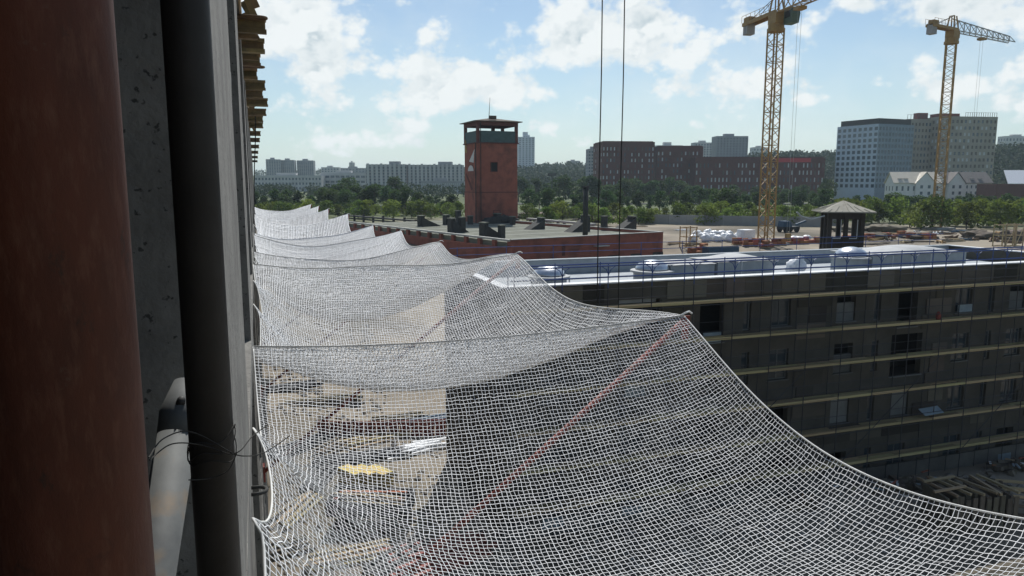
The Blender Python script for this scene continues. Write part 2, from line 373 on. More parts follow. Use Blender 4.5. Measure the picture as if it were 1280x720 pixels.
# ------------------------------------------------------------------ ground
PLAT = 8.0
def sstep(a, b, x):
    t = min(1, max(0, (x - a) / (b - a))); return t * t * (3 - 2 * t)
HILLS = []
for (px, dist, hgt, rad_) in [(700, 950, 13, 240), (600, 1500, 22, 500), (985, 720, 16, 130), (1080, 800, 12, 150), (1275, 560, 17, 90), (1450, 600, 16, 150),
                              (900, 1500, 24, 400), (330, 1900, 16, 500), (-100, 1300, 20, 500), (1900, 900, 30, 400)]:
    p = deep(px, 228, dist); HILLS.append((p.x, p.y, hgt, rad_))
def ground_z(x, y):
    d = math.hypot(x, y)
    z = PLAT * sstep(62, 124, y + max(0, x - 58) * 1.6 + max(0, 20 - x) * .9 + 2.0 * mnoise.noise((x * .05, y * .05, 0)))
    if d > 90:
        for hx, hy, hh, hr in HILLS: z += hh * math.exp(-((x - hx) ** 2 + (y - hy) ** 2) / (hr * hr))
        z += .25 * mnoise.noise((x * .03, y * .03, 2))
    elif y < 50: z += .12 * mnoise.noise((x * .3, y * .3, 5))
    z -= 3 * sstep(70, 200, -y) * 0
    return z
def build_ground():
    rs = list(np.linspace(0, 130, 66)) + list(np.geomspace(134, 5200, 70)); na = 220
    V = []; F = []
    for r in rs:
        for j in range(na):
            a = 2 * math.pi * j / na; x, y = r * math.sin(a), r * math.cos(a)
            V.append((x, y, ground_z(x, y)))
    for i in range(len(rs) - 1):
        for j in range(na): F.append((i * na + j, i * na + (j + 1) % na, (i + 1) * na + (j + 1) % na, (i + 1) * na + j))
    o = link(np_mesh('ground', V, F, 'dirt', True), 'ground'); o['kind'] = 'structure'
build_ground()
def gpt(x, y, z=None):                       # pixel to a place on the plateau
    p = at(x, y, Z=PLAT if z is None else z); return Vector((p.x, p.y, ground_z(p.x, p.y)))

# ------------------------------------------------------------------ our own building (left)
def our_building():
    T = thing('concrete_frame_building', 'unfinished concrete frame building with piers and floor slabs that carries the white nets', 'building', (-7, 30, 0))
    X1 = -.10
    for zt in (16.45, 13.2, 9.95, 6.7, 3.45):
        MB().box((-14, -9, zt - .22), (X1, 96, zt)).build('floor_slab', 'concrete', T)
    MB().box((-14, -9, 20.52), (X1, 96, 20.76)).build('floor_slab', 'concrete', T)
    ys = [2.0] + [2.0 + 5.6 * k for k in range(1, 17)] + [-2.2]  # last pier, unseen behind the camera, added to cut light from back-left
    tops = [(16.45, 20.52), (13.2, 16.23), (9.95, 12.98), (6.7, 9.73), (3.45, 6.48), (-.5, 3.23)]
    for y0 in ys:
        for k, (a, b) in enumerate(tops):
            if k and y0 > 20 and k > 3: continue
            ya, yb = (at(274, 228, X=X1).y, at(296, 228, X=X1).y) if y0 == 2.0 else (y0, y0 + 1.95)
            MB().box((-.62, ya, a), (X1 - .003, yb, b)).build('pier', 'concrete', T)
    MB().box((-14, -9, -.5), (-13.7, 96, 20.5)).build('core_wall', 'concrete', T)
    MB().box((-13.6, -8.9, -.5), (-.7, -8.6, 20.4)).build('unseen_end_wall', 'concrete', T)  # unseen wall behind the camera, added to keep light from the back out
    for zt in (20.52, 16.23, 12.98):
        pass
our_building()

def near_props():
    # rusty red column
    RC = .074; cx = at(158, 228, Y=.86).x - RC * 1.005
    T = thing('steel_column', 'thick rusty red round steel column standing on the slab edge', 'column', (cx, .86, 16.45))
    pts = [(cx, .86, 16.46), (cx, .86, 20.51)]
    MB().tube(pts, RC, 64).build('shaft', 'red_worn', T, True)
    MB().box((-.44, .70, 16.452), (-.112, 1.02, 16.475)).build('base_plate', 'red_steel', T)
    MB().box((-.44, .70, 20.49), (-.112, 1.02, 20.516)).build('head_plate', 'red_steel', T)
    # black prop
    PX = at(245, 228, Y=1.6).x
    T = thing('steel_prop', 'slim black steel prop in front of the concrete pier with wire twisted round it', 'prop', (PX, 1.60, 16.45))
    MB().tube([(PX, 1.60, 16.46), (PX, 1.60, 20.51)], .044, 40).build('shaft', 'black_steel', T, True)
    MB().box((-.25, 1.5, 16.452), (-.11, 1.7, 16.47)).build('base_plate', 'black_steel', T)
    MB().box((-.25, 1.5, 20.5), (-.11, 1.7, 20.517)).build('head_plate', 'black_steel', T)
    # grey diagonal brace
    a = at(225, 522, Y=2.02); b = at(184, 770, Y=1.72)
    d = (b - a).normalized(); b = a + d * ((16.50 - a.z) / d.z)
    T = thing('brace_pipe', 'pale grey diagonal brace pipe behind the rusty red column', 'pipe', b)
    MB().tube([a, b], .047, 32).build('tube', 'grey_steel', T, True)
    MB().tube([a - d * .10 + Vector((0, .0, .0)), a - d * .01, a + d * .05], [.030, .052, .0485], 20).build('end_lug', 'grey_steel', T, True)
    MB().tube([a - d * .05 + Vector((.0, -.062, .01)), a - d * .05 + Vector((.0, .02, .01))], .011, 12).build('bolt', 'black_steel', T, True)
    MB().box((b.x - .07, b.y - .07, 16.452), (b.x + .07, b.y + .07, 16.475)).build('foot_plate', 'grey_steel', T)
    # wire twisted round the prop
    T = thing('tie_wire', 'thin black tie wire twisted round the slim prop with loose ends', 'wire', at(262, 562, Y=1.55))
    m = MB(); c = at(262, 562, Y=1.60)
    for q in range(3):
        pts = []
        for i in range(41):
            t = i / 40 * 2 * math.pi
            pts.append((PX + math.cos(t) * .0475, 1.60 + math.sin(t) * .0475, c.z + .012 * q + .018 * math.sin(t + q) + .01 * math.sin(3 * t + q)))
        m.tube(pts, .0013, 5, False)
    m.build('coil', 'rope_dark', T)
    for k, (x, y, Y) in enumerate([((187, 215, 250, 288), (575, 555, 556, 568), (1.3, 1.42, 1.535, 1.54)), ((290, 302, 316, 335), (568, 562, 545, 531), (1.54, 1.55, 1.62, 1.7)),
                                   ((288, 305, 330, 362), (566, 570, 566, 545), (1.54, 1.56, 1.62, 1.7)), ((186, 205, 240, 290), (572, 548, 540, 566), (1.28, 1.4, 1.52, 1.54)),
                                   ((236, 262, 285, 296), (600, 598, 588, 566), (1.5, 1.535, 1.535, 1.55))]):
        ctl = [at(a_, b_, Y=c_) for a_, b_, c_ in zip(x, y, Y)]; pts = []
        for i in range(25):
            t = i / 24 * 3; j = min(2, int(t)); u = t - j
            P = [ctl[max(0, j - 1)], ctl[j], ctl[j + 1], ctl[min(3, j + 2)]]
            pts.append(.5 * ((2 * P[1]) + (P[2] - P[0]) * u + (2 * P[0] - 5 * P[1] + 4 * P[2] - P[3]) * u * u + (3 * P[1] - P[0] - 3 * P[2] + P[3]) * u ** 3))
        MB().tube(pts, .0013, 5).build('strand', 'rope_dark', T)
    # red props further along the facade
    for k, (Y, X, r, lab) in enumerate([(4.9, -.105, .036, 'slim rusty red prop just past the first concrete pier'), (10.9, -.12, .04, 'slim rusty red prop past the second concrete pier'),
                                        (16.4, -.12, .04, 'slim rusty red prop past the third concrete pier')]):
        T = thing('steel_prop', lab, 'prop', (X - .05, Y, 16.45), 'red props along the facade')
        MB().tube([(X - .05, Y, 16.46), (X - .05, Y, 18.6), (X - .05, Y, 18.62), (X - .05, Y, 20.51)], [r * 1.15, r * 1.15, r, r], 20).build('shaft', 'red_steel', T, True)
        MB().tube([(X - .05, Y, 18.5), (X - .05, Y, 18.66)], r * 1.45, 20).build('collar', 'grey_steel', T, True)
        MB().box((X - .16, Y - .1, 16.452), (X - .004, Y + .1, 16.47)).build('base_plate', 'red_steel', T)
near_props()

def formwork():
    rows = [(36, 333), (43, 322), (61, 331), (70, 323), (78, 326), (95, 322), (109, 332), (119, 329), (130, 335), (142, 333), (150, 329), (158, 329), (168, 326), (176, 325), (184, 324), (191, 323), (197, 322.5), (202, 322)]
    for k, (y, x) in enumerate(rows):
        p = at(x, y, Z=20.33)
        lab = 'timber formwork girder poking out under the upper slab, number %d counted from the rusty column' % (k + 1)
        T = thing('formwork_girder', lab, 'formwork beam', (p.x, p.y, 20.2), 'formwork girders under the upper slab')
        hw = .055 + .02 * (k % 3)
        MB().box((-1.4, p.y - hw, 20.43), (p.x, p.y + hw, 20.49)).build('top_flange', 'formwork_yellow', T)
        MB().box((-1.4, p.y - hw, 20.25), (p.x, p.y + hw, 20.31)).build('bottom_flange', 'formwork_yellow', T)
        MB().box((-1.38, p.y - .02, 20.31), (p.x - .015, p.y + .02, 20.43)).build('web', 'formwork_yellow', T)
    # under-slab main girders that carry them, plywood edge
    for k in range(9):
        y0 = 8.5 + 5.0 * k
        o = MB().box((-.42 + .02 * (k % 2), y0, 20.0), (-.30 + .02 * (k % 2), y0 + 4.9, 20.24)).build('carrier_beam', 'formwork_yellow')
        solo(o, (-.36, y0 + 2.4, 20.0)); tag(o, 'long yellow carrier beam running along the facade under the formwork girders', 'formwork beam', 'carrier beams under the formwork')
    p0 = at(328, 8, Z=20.6)
    for k in range(11):
        y0 = 7.0 + 3.1 * k + .3 * (k % 2); xe = .10 + .05 * ((k * 7) % 3)
        T = thing('edge_form', 'brown plywood edge form along the upper slab, number %d counted from the rusty column' % (k + 1), 'formwork board', (xe, y0 + 1.2, 20.5), 'edge forms along the upper slab')
        MB().box((-.095, y0, 20.50), (-.070, y0 + 2.7, 21.05)).build('board', 'formwork_ply', T)
        for q in range(3): MB().beam((-.05, y0 + .4 + q * .9, 20.98), (xe, y0 + .4 + q * .9, 20.50), .06, .09).build('stay', 'formwork_yellow', T)
    for (x, y, Z) in [(333, 23, 20.45), (330, 84, 20.36), (322, 613, 15.9)]:
        e = at(x, y, Z=Z)
        RL = .09 if Z > 17 else .05
        if Z < 17: e = Vector((-.015, 4.3, at(322, 613, Y=4.3).z))
        pts = []
        L_ = e.x + .10
        for i in range(21):
            t = -math.pi / 2 + math.pi * i / 20
            pts.append((e.x - RL + RL * math.cos(t), e.y + RL * math.sin(t), e.z))
        pts = [(-.3 if Z > 17 else -.10, e.y - RL, e.z)] + pts + [(-.3 if Z > 17 else -.10, e.y + RL, e.z)]
        lab = 'bent rusty steel loop sticking out of the formwork' if Z > 17 else 'bent rusty steel loop in the slab edge beside the wire'
        o = MB().tube(pts, .022 if Z > 17 else .011, 10).build('steel_loop', 'rust' if Z > 17 else 'old_iron', None, True); solo(o, e); tag(o, lab, 'steel loop', 'rusty steel loops on the facade')
    # thin rope down the facade
    a = at(321, 205, Y=30); pts = [(at(321.5, 190 + i * 20, Y=28).x + .01 * math.sin(i), 28 + .02 * math.sin(i * 2), 20.3 - i * .42) for i in range(10)]
    o = MB().tube(pts, .018, 6).build('hanging_rope', 'rope_dark'); solo(o, pts[-1]); tag(o, 'thin dark rope hanging down the facade from the formwork', 'rope')
formwork()

# ------------------------------------------------------------------ safety nets
tips_px = [(855, 395), (646, 318), (549, 303), (501, 288.5), (466, 282), (434.5, 268), (410, 261.5), (398, 258)]
TIPS = [Vector((5.0, 1.65, 16.30))] + [at(x, y, X=5.0) for x, y in tips_px]
TIPS.append(Vector((5.0, TIPS[-1].y + 9, 15.9)))
HOOKS = [(.36, .60), (.42, .75), (.35, .7), (.5,), (.4, .75), (.5,), (.5,), (.5,), (.5,)]
ROPE_SAG = [.08, .10, .16, .34, .42, .40, .55, .5, .5, .5]
WALL_DROP = [0, .02, .02, .12, .05, .25, .1, .3, .1, .2]
def rope_at(k, t):                            # point on the k-th cross rope, from the wall (0) to the outrigger tip (1)
    p = TIPS[k]; s_ = ROPE_SAG[k]
    return (-.09 + 5.09 * t, p.y + .10 * math.sin(3 * t + k) * math.sin(math.pi * t) * (k > 1), p.z - WALL_DROP[k] * (1 - t) - s_ * 4 * t * (1 - t) * (1.25 - .5 * t) + (.04 * math.sin(9 * t + 2 * k) * math.sin(math.pi * t) if k > 1 else 0))
def net_sim():
    B = len(TIPS) - 1; n, m = 74, 60
    X = np.zeros((B, n + 1, m + 1, 3)); pin = np.zeros((B, n + 1, m + 1), bool); RY = np.zeros((B, n, m + 1)); RX = np.zeros((B, n + 1, m))
    u = np.linspace(0, 1, n + 1)[:, None]; v = np.linspace(0, 1, m + 1)[None, :]
    for b in range(B):
        A, Bq = TIPS[b], TIPS[b + 1]
        span = Bq.y - A.y
        w0 = np.array(rope_at(b, 0)); w1 = np.array(rope_at(b + 1, 0))
        a = np.array(A); c = np.array(Bq)
        t = np.linspace(0, 1, m + 1)
        e0 = np.array([rope_at(b, q) for q in t]); e1 = np.array([rope_at(b + 1, q) for q in t])
        g = e0[None] * (1 - u[..., None]) + e1[None] * u[..., None]
        sag = min(1.0, .16 * span)
        g[..., 2] -= sag * 4 * u * (1 - u) * (.55 + .6 * np.sin(np.pi * v) ** .8)
        g += rng.normal(0, .012, g.shape)
        g[0] = e0; g[-1] = e1
        pin[b, 0] = True; pin[b, -1] = True
        for h in HOOKS[b]:
            i = int(round(h * n)); g[i, 0] = w0 + (w1 - w0) * h + np.array([0, 0, -.05]); pin[b, i, 0] = True
        X[b] = g
        s_mid = min(1.0, .165 * span); s_edge = (.36, .16, .16, .2, .2, .3, .3, .3, .3)[b]
        em = 8 / 3 * (s_mid / span) ** 2; ee = 8 / 3 * (s_edge / span) ** 2
        prof = np.sin(np.pi * t) ** .7
        e = ee + (em - ee) * prof; e[: 3] = em * .8
        RY[b] = span * (1 + e)[None, :] / n
        RX[b] = np.linalg.norm(a - w0) * 1.035 / m
    Pv = X.copy(); inv = (~pin)[..., None].astype(float)
    def proj(P, Q, R, wp, wq):
        d = Q - P; l = np.sqrt((d * d).sum(-1)) + 1e-9
        k = np.maximum(0, l - R) / l
        ws = np.maximum(wp + wq, 1e-6)
        c = d * (k[..., None] / ws)
        return wp * c, wq * c
    for it in range(720):
        vel = (X - Pv) * .965; Pv = X.copy()
        X = X + (vel + np.array([0, 0, -.0006 if it < 560 else 0])) * inv * (1 if it < 560 else .0)
        for rep in range(3):
            for o in (0, 1):
                P, Q = X[:, o:-1:2], X[:, o + 1::2]; k = min(P.shape[1], Q.shape[1])
                a_, b_ = proj(P[:, :k], Q[:, :k], RY[:, o::2][:, :k], inv[:, o:-1:2][:, :k], inv[:, o + 1::2][:, :k])
                X[:, o:-1:2][:, :k] += a_; X[:, o + 1::2][:, :k] -= b_
                P, Q = X[:, :, o:-1:2], X[:, :, o + 1::2]; k = min(P.shape[2], Q.shape[2])
                a_, b_ = proj(P[:, :, :k], Q[:, :, :k], RX[:, :, o::2][:, :, :k], inv[:, :, o:-1:2][:, :, :k], inv[:, :, o + 1::2][:, :, :k])
                X[:, :, o:-1:2][:, :, :k] += a_; X[:, :, o + 1::2][:, :, :k] -= b_
        for rep in range(6):                   # the border rope does not stretch
            E = X[:, :, -1]; W_ = inv[:, :, -1]; R_ = RY[:, :, -1]
            for o in (0, 1):
                P, Q = E[:, o:-1:2], E[:, o + 1::2]; k = min(P.shape[1], Q.shape[1])
                a_, b_ = proj(P[:, :k], Q[:, :k], R_[:, o::2][:, :k], W_[:, o:-1:2][:, :k], W_[:, o + 1::2][:, :k])
                E[:, o:-1:2][:, :k] += a_; E[:, o + 1::2][:, :k] -= b_
        # a little bending stiffness
        lap = np.zeros_like(X)
        lap[:, 1:-1] += .5 * (X[:, :-2] + X[:, 2:]) - X[:, 1:-1]
        lap[:, :, 1:-1] += .5 * (X[:, :, :-2] + X[:, :, 2:]) - X[:, :, 1:-1]
        X = X + lap * inv * (.06 if it < 560 else .004)
        X[:, :, 1:, 0] = np.maximum(X[:, :, 1:, 0], -.07)
    lift = np.array([.16, .60, .72, .62, .55, .6, .6, .6, .6])[:B]           # the outer hem is hauled tight between the tips
    bell = 4 * u * (1 - u) * v ** 2.6
    X[..., 2] += lift[:, None, None] * bell[None]; X[..., 0] += .10 * bell[None]
    return X
def refine(G, fy, fx):                        # Catmull-Rom upsampling of the grid
    def up(A, f):
        if f == 1: return A
        n = A.shape[0]; t = np.arange((n - 1) * f + 1) / f; i = np.minimum(t.astype(int), n - 2); u = (t - i)[:, None, None]
        p0, p1, p2, p3 = A[np.maximum(i - 1, 0)], A[i], A[i + 1], A[np.minimum(i + 2, n - 1)]
        return .5 * (2 * p1 + (p2 - p0) * u + (2 * p0 - 5 * p1 + 4 * p2 - p3) * u ** 2 + (3 * p1 - p0 - 3 * p2 + p3) * u ** 3)
    G = up(G, fy); G = np.swapaxes(up(np.swapaxes(G, 0, 1), fx), 0, 1); return G
def wobble(G, amp, step):                     # smooth drift of the cells inside the net's surface
    n, m = G.shape[:2]; cn, cm = n // step + 3, m // step + 3
    K = rng.normal(0, amp, (cn, cm, 3)); K = refine(K, step, step)[:n, :m]
    f = np.ones((n, m, 1)); 
    for q in range(3): f[q] = f[-1 - q] = q / 3; f[:, q] = np.minimum(f[:, q], q / 3); f[:, -1 - q] = np.minimum(f[:, -1 - q], q / 3)
    return G + K * f
def threads(G, r):                            # three-sided twine along every row and column of the grid
    Vs = []; Qs = []; base = 0
    T0 = np.gradient(G, axis=0); T1 = np.gradient(G, axis=1)
    T0 /= np.linalg.norm(T0, axis=-1, keepdims=True) + 1e-9; T1 /= np.linalg.norm(T1, axis=-1, keepdims=True) + 1e-9
    Nn = np.cross(T1, T0); Nn /= np.linalg.norm(Nn, axis=-1, keepdims=True) + 1e-9
    for ax in (0, 1):
        t = T0 if ax == 0 else T1; g = G if ax == 0 else np.swapaxes(G, 0, 1)
        nn = Nn; bb = np.cross(t, nn); bb /= np.linalg.norm(bb, axis=-1, keepdims=True) + 1e-9
        if ax == 1: nn = np.swapaxes(nn, 0, 1); bb = np.swapaxes(bb, 0, 1)
        rr = r * (1 + .14 * rng.normal(size=(1, g.shape[1], 1))) * (1 + .10 * rng.normal(size=g.shape[:2] + (1,)))
        ring = np.stack([g + rr * (math.cos(a) * nn + math.sin(a) * bb) for a in (math.pi / 3, math.pi, math.pi * 5 / 3)], 2)   # n,m,3,3
        n, m = g.shape[:2]
        idx = (np.arange(n * m * 3).reshape(n, m, 3)) + base
        for k in range(3):
            q = np.stack([idx[:-1, :, k], idx[:-1, :, (k + 1) % 3], idx[1:, :, (k + 1) % 3], idx[1:, :, k]], -1).reshape(-1, 4); Qs.append(q)
        Vs.append(ring.reshape(-1, 3)); base += n * m * 3
    return np.concatenate(Vs), np.concatenate(Qs)
ORD = ['first', 'second', 'third', 'fourth', 'fifth', 'sixth', 'seventh', 'eighth', 'ninth', 'tenth']
def build_nets():
    X = net_sim()
    for b in range(len(TIPS) - 1):
        A, Bq = TIPS[b], TIPS[b + 1]
        if b < 3: G = refine(X[b], 2, 2); r = (.0030, .0053, .0078)[b]
        elif b < 5: G = refine(X[b], 2, 2)[:, :, :]; r = .0122
        else: G = X[b]; r = .030
        G = G.copy()
        if b < 3: G = wobble(wobble(G, .006, 8), .003, 3)
        if b < 3: G[1:-1, 1:-1] += rng.normal(0, .0034, G[1:-1, 1:-1].shape)
        base = Vector((0, (A.y + Bq.y) / 2, A.z - .1))
        lab = 'white safety net bay between %s and %s red outriggers counted from the rusty column' % (ORD[b], ORD[b + 1])
        T = thing('safety_net', lab, 'safety net', base, 'safety net bays along the facade')
        V, Q = threads(G, r); V = V - np.array(base)
        o = link(np_mesh('netting', V, Q, 'net_twine'), 'netting', T)
        edge = X[b][:, -1]; MB().tube([tuple(p) for p in refine(X[b], 2, 1)[:, -1]] if b < 3 else [tuple(p) for p in edge], .009 if b < 3 else .013, 6).build('border_rope', 'rope_white', T, True)
        MB().tube([tuple(p) for p in X[b][:, 0]], .008, 5).build('border_rope', 'rope_white', T, True)
        MB().tube([tuple(p + np.array([0, .012, .006])) for p in X[b][0]], .009, 5).build('head_rope', 'rope_white', T, True)
    for b in range(len(TIPS)):
        p = TIPS[b]
        T = thing('net_outrigger', 'red steel outrigger pole holding up the net, %s one counted from the rusty column' % ORD[b], 'pole', (-.1, p.y, p.z - 3.9), 'red outriggers under the nets')
        q = Vector((-.1, p.y + .02, p.z - 4.0))
        d = (p - q).normalized()
        MB().tube([q, p + d * .03 + Vector((0, .03, -.08))], .036, 14).build('pole', 'red_pole', T, True)
        MB().box((-.099, p.y - .1, p.z - 4.15), (-.06, p.y + .14, p.z - 3.85)).build('wall_bracket', 'red_pole', T)
        pts = [tuple(Vector(rope_at(b, t)) + Vector((0, -.010, .010))) for t in np.linspace(0, 1, 48)]
        MB().tube(pts, .0045, 6).build('cross_rope', 'rope_dark', T)
        MB().beam(p + Vector((.03, .02, -.30)), p + Vector((.05, .02, .0)), .10, .02, (0, 1, 0)).build('end_plate', 'red_pole', T)
        m = MB(); m.tube([p + Vector((-.05, 0, .01)), p + Vector((.02, -.02, .05)), p + Vector((.09, .03, .05)), p + Vector((.13, .02, .02))], .012, 6); m.build('tie_knot', 'rope_white', T)
build_nets()

# two hoist ropes
for k, (x, ln) in enumerate([(749, 0), (776, 1)]):
    p = at(x, 228, Y=15.0 + .6 * k)
    T = thing('hoist_rope', 'thin vertical hoist rope hanging past the net edge, the one %s the brick tower' % ('nearer' if k == 0 else 'farther from'), 'rope', (p.x, p.y, 0.05), 'hoist ropes')
    pts = [(p.x + .01 * math.sin(z), p.y, z) for z in np.linspace(1.2, 44, 30)]
    MB().tube(pts, .013, 6).build('rope', 'rope_dark', T)
    MB().lathe([(.02, 0), (.14, .04), (.16, .5), (.10, .8), (.02, 1.15)], (p.x, p.y, .08), 14).build('weight', 'old_iron', T)

# ------------------------------------------------------------------ scaffolded building (right)
WY = 33.2; WX0, WX1 = 11.0, 53.0; WZ = 12.95; WD = 11.6
def right_building():
    T = thing('scaffolded_building', 'long dark building in shade with grey roof and scaffold along its wall', 'building', (32, WY + 6, 0))
    ops = []                                   # openings x0,x1,z0,z1,kind
    pitch = 4.55; r_ = random.Random(3)
    cols = [WX0 + 2.0 + pitch * k for k in range(9)]
    for ci, cx in enumerate(cols):
        for fl in range(4):
            z0 = .9 + 3.05 * fl if fl else .4
            kind = ['window', 'door', 'block', 'window', 'dark'][(ci * 3 + fl * (2 if ci % 2 else 0)) % 5]
            if kind == 'dark': ops.append((cx - .3, cx + 2.1, z0 - .55, z0 + 2.0, kind))
            elif kind == 'door': ops.append((cx, cx + 1.5, z0 - .6, z0 + 1.75, kind))
            else: ops.append((cx, cx + 1.35, z0, z0 + 1.75, kind))
            if ci % 2 == 0: ops.append((cx + 2.75, cx + 3.25, z0 - .1, z0 + 1.75, 'slit'))
    xs = sorted(set([WX0, WX1] + [round(o[0], 3) for o in ops] + [round(o[1], 3) for o in ops]))
    zs = sorted(set([-.5, WZ] + [round(o[2], 3) for o in ops] + [round(o[3], 3) for o in ops]))
    m = MB()
    for i in range(len(xs) - 1):
        run = None
        for j in range(len(zs)):
            solid = False
            if j < len(zs) - 1:
                cx, cz = (xs[i] + xs[i + 1]) / 2, (zs[j] + zs[j + 1]) / 2
                solid = not any(o[0] < cx < o[1] and o[2] < cz < o[3] for o in ops)
            if solid and run is None: run = zs[j]
            if not solid and run is not None: m.box((xs[i], WY, run), (xs[i + 1], WY + .38, zs[j])); run = None
    wall = m.build('wall', 'wall_block', T)
    MB().box((WX0, WY + .381, -.5), (WX0 + .35, WY + WD, WZ)).build('side_wall', 'wall_block', T)
    MB().box((WX1 - .35, WY + .381, -.5), (WX1, WY + WD, WZ)).build('side_wall', 'wall_block', T)
    MB().box((WX0 + .351, WY + WD - .35, -.5), (WX1 - .351, WY + WD, WZ)).build('rear_wall', 'wall_block', T)
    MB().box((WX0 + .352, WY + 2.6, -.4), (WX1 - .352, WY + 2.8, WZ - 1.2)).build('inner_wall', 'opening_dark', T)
    for fl in range(1, 4): MB().box((WX0 + .352, WY + .383, 3.05 * fl - .1), (WX1 - .352, WY + 2.599, 3.05 * fl + .12)).build('floor_slab', 'wall_block', T)
    for (a, b, c, d, k) in ops:
        if k in ('window', 'slit'):
            wn = MB(); y0 = WY + .16
            wn.box((a + .003, y0, c + .003), (a + .07, y0 + .07, d - .003)).box((b - .07, y0, c + .003), (b - .003, y0 + .07, d - .003)).box((a + .071, y0, c + .003), (b - .071, y0 + .07, c + .07)).box((a + .071, y0, d - .07), (b - .071, y0 + .07, d - .003))
            if k == 'window': wn.box(((a + b) / 2 - .03, y0 + .002, c + .071), ((a + b) / 2 + .03, y0 + .068, d - .071))
            f = wn.build('window', 'block_grey', T)
            MB().box((a + .02, y0 + .03, c + .02), (b - .02, y0 + .045, d - .02)).build('pane', 'glass_dark', f)
        elif k == 'block':
            h = (d - c) * (.62 if r_.random() < .5 else .998)
            MB().box((a + .003, WY + .12, c + .003), (b - .003, WY + .30, c + h)).build('block_infill', 'block_grey', T)
        if k != 'slit' and r_.random() < .28:
            piece('glazing_unit', 'pane_light', T, ((a + b) / 2, WY - .11, c + .28), (1.15, .05, .42 + .3 * r_.random()))
        if k != 'slit': MB().box((a - .06, WY - .09, c - .06), (b + .06, WY + .1, c - .005)).build('sill', 'block_grey', T)
    # insulation boards, uneven and proud
    nb = 0
    for row in range(13):
        z0 = .95 + row * .92; x = WX0 + .02
        while x < WX1 - .3 and nb < 290:
            wd = min(r_.choice([1.2, 2.0, 2.4, 3.0]), WX1 - .02 - x)
            cx, cz = x + wd / 2, z0 + .45
            hit = any(o[0] - .07 < x + wd and o[1] + .07 > x and o[2] - .07 < z0 + .9 and o[3] + .02 > z0 for o in ops)
            if not hit and z0 + .9 < WZ - .01 and r_.random() < (.93 if row > 9 else .82):
                t = .05 + .035 * r_.random(); piece('insulation_board', r_.choice(['panel_wool', 'panel_wool', 'panel_grey', 'panel_dark']), T, (cx, WY - t / 2 - .003, cz), (wd - .015, t, .905)); nb += 1
            if hit and wd > 1.3:
                x += .3; continue
            x += wd
    MB().box((WX0 - .05, WY - .13, -.4), (WX1 + .05, WY - .003, .93)).build('plinth', 'wall_base', T)
    # roof: deck, parapets with bright flashing
    MB().box((WX0 + .353, WY + .384, WZ - 1.15), (WX1 - .353, WY + WD - .353, WZ - .9)).build('roof_deck', 'membrane', T)
    MB().box((WX0 - .06, WY - .12, WZ + .003), (WX1 + .06, WY + .5, WZ + .07)).build('front_flashing', 'membrane_white', T)
    MB().box((WX0 - .06, WY + WD - .45, WZ + .003), (WX1 + .06, WY + WD + .08, WZ + .06)).build('rear_flashing', 'membrane', T)
    MB().box((WX0 - .062, WY + .503, WZ + .003), (WX0 + .45, WY + WD - .453, WZ + .06)).build('side_flashing', 'membrane_white', T)
    MB().box((WX1 - .45, WY + .503, WZ + .003), (WX1 + .062, WY + WD - .453, WZ + .06)).build('side_flashing', 'membrane_white', T)
    MB().box((WX0 + .36, WY + WD - .40, WZ - .895), (WX1 - .36, WY + WD - .356, WZ - .01)).build('parapet_lining', 'membrane', T)
    return ops
right_building()
ZD = WZ - .9
